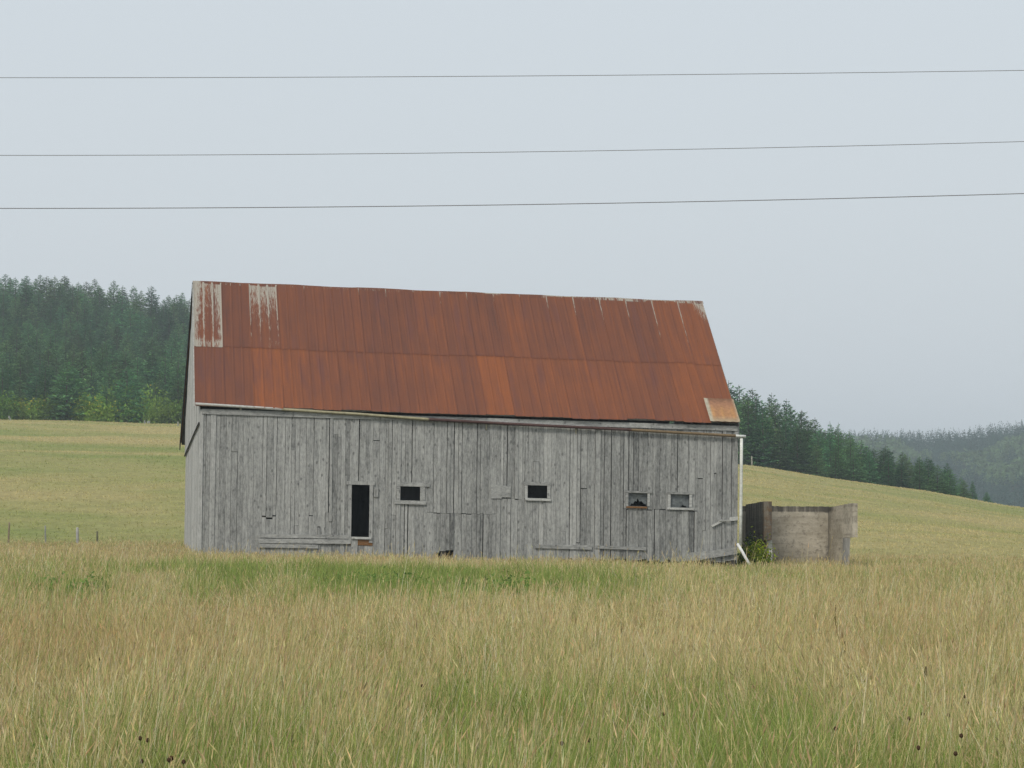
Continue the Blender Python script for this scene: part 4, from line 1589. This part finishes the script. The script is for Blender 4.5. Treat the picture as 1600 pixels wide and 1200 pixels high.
# the row along the crest right of the barn
env = np.array([(1080, 575), (1140, 597), (1195, 613), (1222, 625), (1258, 641), (1283, 664), (1297, 662), (1309, 664), (1342, 684), (1384, 697), (1414, 703), (1450, 715), (1480, 724), (1497, 745), (1519, 752), (1545, 778)], float)
cr2 = 0
for r_ in range(5):
    px = 1060.0 + RT.uniform(0, 14)
    lim = [1512, 1490, 1455, 1400, 1330][r_]
    while px < lim:
        Y = 297 + r_ * 9.5 + RT.uniform(-2, 2)
        x = (px - 800) / 4000 * Y
        top = np.interp(px, env[:, 0], env[:, 1])
        ztop = ZC + (780 - top) / 4000 * Y
        hgt = ztop - Hs(x, Y)
        k_ = [RT.uniform(0.58, 0.82), RT.uniform(0.7, 0.9), RT.uniform(0.8, 0.97), RT.uniform(0.88, 1.0), RT.uniform(0.93, 1.02)][r_]
        if px > 1330 + 20 * (4 - r_):
            k_ = RT.uniform(0.82, 1.0)
        hgt = max(2.2, hgt * k_)
        lab, grp = (('front spruce in the tree line on the crest right of the barn', 'front spruces right of the barn') if r_ < 2 else
                    ('spruce behind the front rank on the crest right of the barn', 'rear spruces right of the barn'))
        spruce(x, Y, hgt, lab, grp, RT.uniform(1.15, 1.5) * (1.15 if hgt < 6 else 1.0))
        cr2 += 1
        px += RT.uniform(19, 31)
for px, top, base, wd, var, lab in ((1297, 660, 754, 0.8, 2, 'left one of two pointed spruces beside the notch in the right tree line'),
                                    (1310, 662, 757, 0.8, 5, 'right one of two pointed spruces beside the notch in the right tree line'),
                                    (1450, 714, 772, 1.25, 1, 'spruce rising alone near the thin end of the right tree line'),
                                    (1480, 723, 778, 1.2, 3, 'taller spruce before the last low ones of the right tree line'),
                                    (1501, 744, 781, 1.1, 6, 'short spruce second from the right end of the tree line'),
                                    (1519, 750, 784, 1.0, 0, 'pointed short spruce at the right end of the tree line'),
                                    (1541, 775, 788, 1.5, 7, 'smallest spruce bush ending the tree line on the right')):
    Y = 303.0
    x = (px - 800) / 4000 * Y
    hz = Hs(x, Y)
    spruce(x, Y, max(1.6, ZC + (780 - top) / 4000 * Y - hz), lab, None, wd, var)
print('right spruces', cr2, 'total', n_spruce)

# ------------------------------------------------------------------ the wood on the far hill
rg = np.random.default_rng(77)
Vs, Cs = [], []
nfar = 0
for Y in np.arange(880, 1345, 8.0):
    xs = np.arange((1255 - 800) / 4000 * Y, (1780 - 800) / 4000 * Y, 6.2)
    for x in xs:
        x = x + rg.normal(0, 1.9)
        y = Y + rg.normal(0, 2.2)
        z = Hs(x, y)
        pxx = 800 + 4000 * x / y
        dec = fbm(np.array([x / 35.0]), np.array([y / 55.0]), 51, 3)[0] > 0.52 and Y < 1255
        if dec:
            hgt = rg.uniform(6, 10)
            n = 75
            th, ph = rg.uniform(0, 6.28, n), np.arccos(rg.uniform(-0.5, 1, n))
            rr = hgt * 0.36 * rg.uniform(0.55, 1.1, n)
            p = np.stack([rr * np.sin(ph) * np.cos(th) * 1.1, rr * np.sin(ph) * np.sin(th) * 1.1, hgt * 0.58 + rr * np.cos(ph)], 1)
            s = rg.uniform(0.5, 1.1, (n, 1))
            c = np.array([0.10, 0.165, 0.075]) * rg.uniform(0.8, 1.2) * rg.uniform(0.85, 1.15, (n, 1))
        else:
            hgt = rg.uniform(8, 11.5)
            n = 110
            f = np.clip(1 - rg.uniform(0.0, 1, n) ** 0.75, 0, 0.98)
            th = rg.uniform(0, 6.28, n)
            rr = 2.3 * (1 - f) ** 0.8 * rg.uniform(0.5, 1.1, n)
            p = np.stack([rr * np.cos(th), rr * np.sin(th), hgt * (0.06 + 0.94 * f)], 1)
            s = rg.uniform(0.35, 0.7, (n, 1)) * (1.15 - 0.8 * f[:, None])
            c = np.array([0.036, 0.084, 0.066]) * rg.uniform(0.8, 1.25) * rg.uniform(0.85, 1.15, (n, 1))
        a = rg.normal(0, 1, (n, 3))
        a /= np.linalg.norm(a, axis=1)[:, None]
        b = np.cross(a, rg.normal(0, 1, (n, 3)))
        b /= np.linalg.norm(b, axis=1)[:, None]
        p = p + np.array([x, y, z])
        Vs.append(np.stack([p - a * s, p + b * s * 0.7, p + a * s, p - b * s * 0.7], 1).reshape(-1, 3))
        Cs.append(np.repeat(c, 4, 0))
        nfar += 1
V = np.concatenate(Vs)
far = np_object('distant_wood', V, np.arange(len(V)).reshape(-1, 4), np.zeros((0, 3), int), np.concatenate(Cs), M['wood'])
tag(far, 'hazy mixed wood covering the distant hill on the right', 'wood', kind='stuff')
print('far trees', nfar)

# ------------------------------------------------------------------ fence posts, bird, wires
def post(px, py_top, Y, wid, c, label, lean=0.0):
    x = (px - 800) / 4000 * Y
    z0 = Hs(x, Y)
    zt = ZC + (780 - py_top) / 4000 * Y
    mb = MB()
    hh = max(0.5, zt - z0)
    cs = [tuple(np.array(c) * k) for k in (0.8, 1.0, 0.9, 1.15, 1.1)]
    mb.tube([(0, 0, -0.3), (0.01, 0, hh * 0.3), (lean * 0.6, 0, hh * 0.6), (lean, 0, hh * 0.97), (lean, 0, hh)], [wid, wid, wid * 0.95, wid * 0.9, wid * 0.6], 7, cs=cs)
    o = mb.build('fence_post', M['bark'])
    o.location = (x, Y, z0)
    tag(o, label, 'post', 'old fence posts in the pasture')


post(122, 824, 93, 0.055, (0.40, 0.39, 0.38), 'grey fence post with a pale top left of the barn')
post(14.5, 816, 96, 0.034, (0.24, 0.19, 0.14), 'thin dark fence post at the far left of the field', 0.03)
post(72, 821, 96, 0.034, (0.28, 0.29, 0.26), 'thin pale grey fence post between the two left posts')
post(153, 832, 95, 0.04, (0.16, 0.16, 0.10), 'short mossy fence post nearest the barn on the left')
post(278, 659, 300, 0.10, (0.30, 0.30, 0.24), 'pale fence post by the wood edge behind the barn corner')
post(1174.5, 713, 288, 0.09, (0.30, 0.29, 0.24), 'small pale fence post on the crest under the right spruces')

bx = (109.5 - 800) / 4000 * 309
bird = empty('bird', (bx, 309.0, Hs(bx, 309.0)), 0.5)
tag(bird, 'small dark bird standing in the pasture below the left wood', 'bird')
mb = MB()
mb.tube([(-0.26, 0, 0.20), (-0.16, 0, 0.22), (-0.06, 0, 0.25), (0.05, 0, 0.30), (0.12, 0, 0.36), (0.16, 0, 0.42), (0.20, 0, 0.435), (0.23, 0, 0.43), (0.29, 0, 0.415)],
        [0.02, 0.035, 0.075, 0.085, 0.06, 0.042, 0.046, 0.03, 0.004], 10, (0.02, 0.02, 0.022))
mb.tube([(-0.02, 0.035, 0.23), (0.0, 0.04, 0.12), (0.02, 0.045, 0.0), (0.07, 0.045, -0.01)], 0.012, 5, (0.03, 0.03, 0.03))
mb.tube([(-0.02, -0.035, 0.23), (0.0, -0.04, 0.12), (0.02, -0.045, 0.0), (0.07, -0.045, -0.01)], 0.012, 5, (0.03, 0.03, 0.03))
mb.build('body', M['feather'], bird, True)

for pxs, Yw, rad, lab in (([(0, 121.3), (400, 121.0), (800, 118.8), (1200, 115.0), (1600, 110.0)], 39.0, 0.0050, 'topmost of the three overhead wires crossing the sky'),
                          ([(0, 242.6), (400, 241.8), (800, 237.6), (1200, 230.5), (1600, 221.3)], 38.5, 0.0050, 'middle of the three overhead wires crossing the sky'),
                          ([(0, 325.6), (400, 324.2), (800, 320.0), (1200, 312.6), (1600, 302.4)], 38.0, 0.0066, 'lowest and darkest of the three overhead wires crossing the sky')):
    a = np.array(pxs)
    cf = np.polyfit(a[:, 0], a[:, 1], 2)
    mb = MB()
    pts = [at(px, np.polyval(cf, px), Yw) for px in np.linspace(-3000, 3600, 140)]
    mb.tube(pts, rad, 6, (0.20, 0.20, 0.20))
    o = mb.build('overhead_wire', M['wire'], None, True)
    tag(o, lab, 'wire', 'overhead wires across the sky')

# ------------------------------------------------------------------ haze: one closed box of even, thin air
hz = bpy.data.materials.new('haze_air')
hz.use_nodes = True
t = hz.node_tree
t.nodes.clear()
pv = nd(t, 'ShaderNodeVolumePrincipled')
pv.inputs['Color'].default_value = (0.84, 0.94, 1.0, 1)
pv.inputs['Density'].default_value = 0.00036
pv.inputs['Anisotropy'].default_value = 0.0
o = nd(t, 'ShaderNodeOutputMaterial')
t.links.new(pv.outputs[0], o.inputs['Volume'])
mb = MB()
x0, x1, y0, y1, z0, z1 = -1560, 1560, -75, 2430, -28, 64
mb.hexa([(x0, y0, z0), (x1, y0, z0), (x1, y1, z0), (x0, y1, z0), (x0, y0, z1), (x1, y0, z1), (x1, y1, z1), (x0, y1, z1)])
hb_ = mb.build('haze', hz)
tag(hb_, kind='stuff')
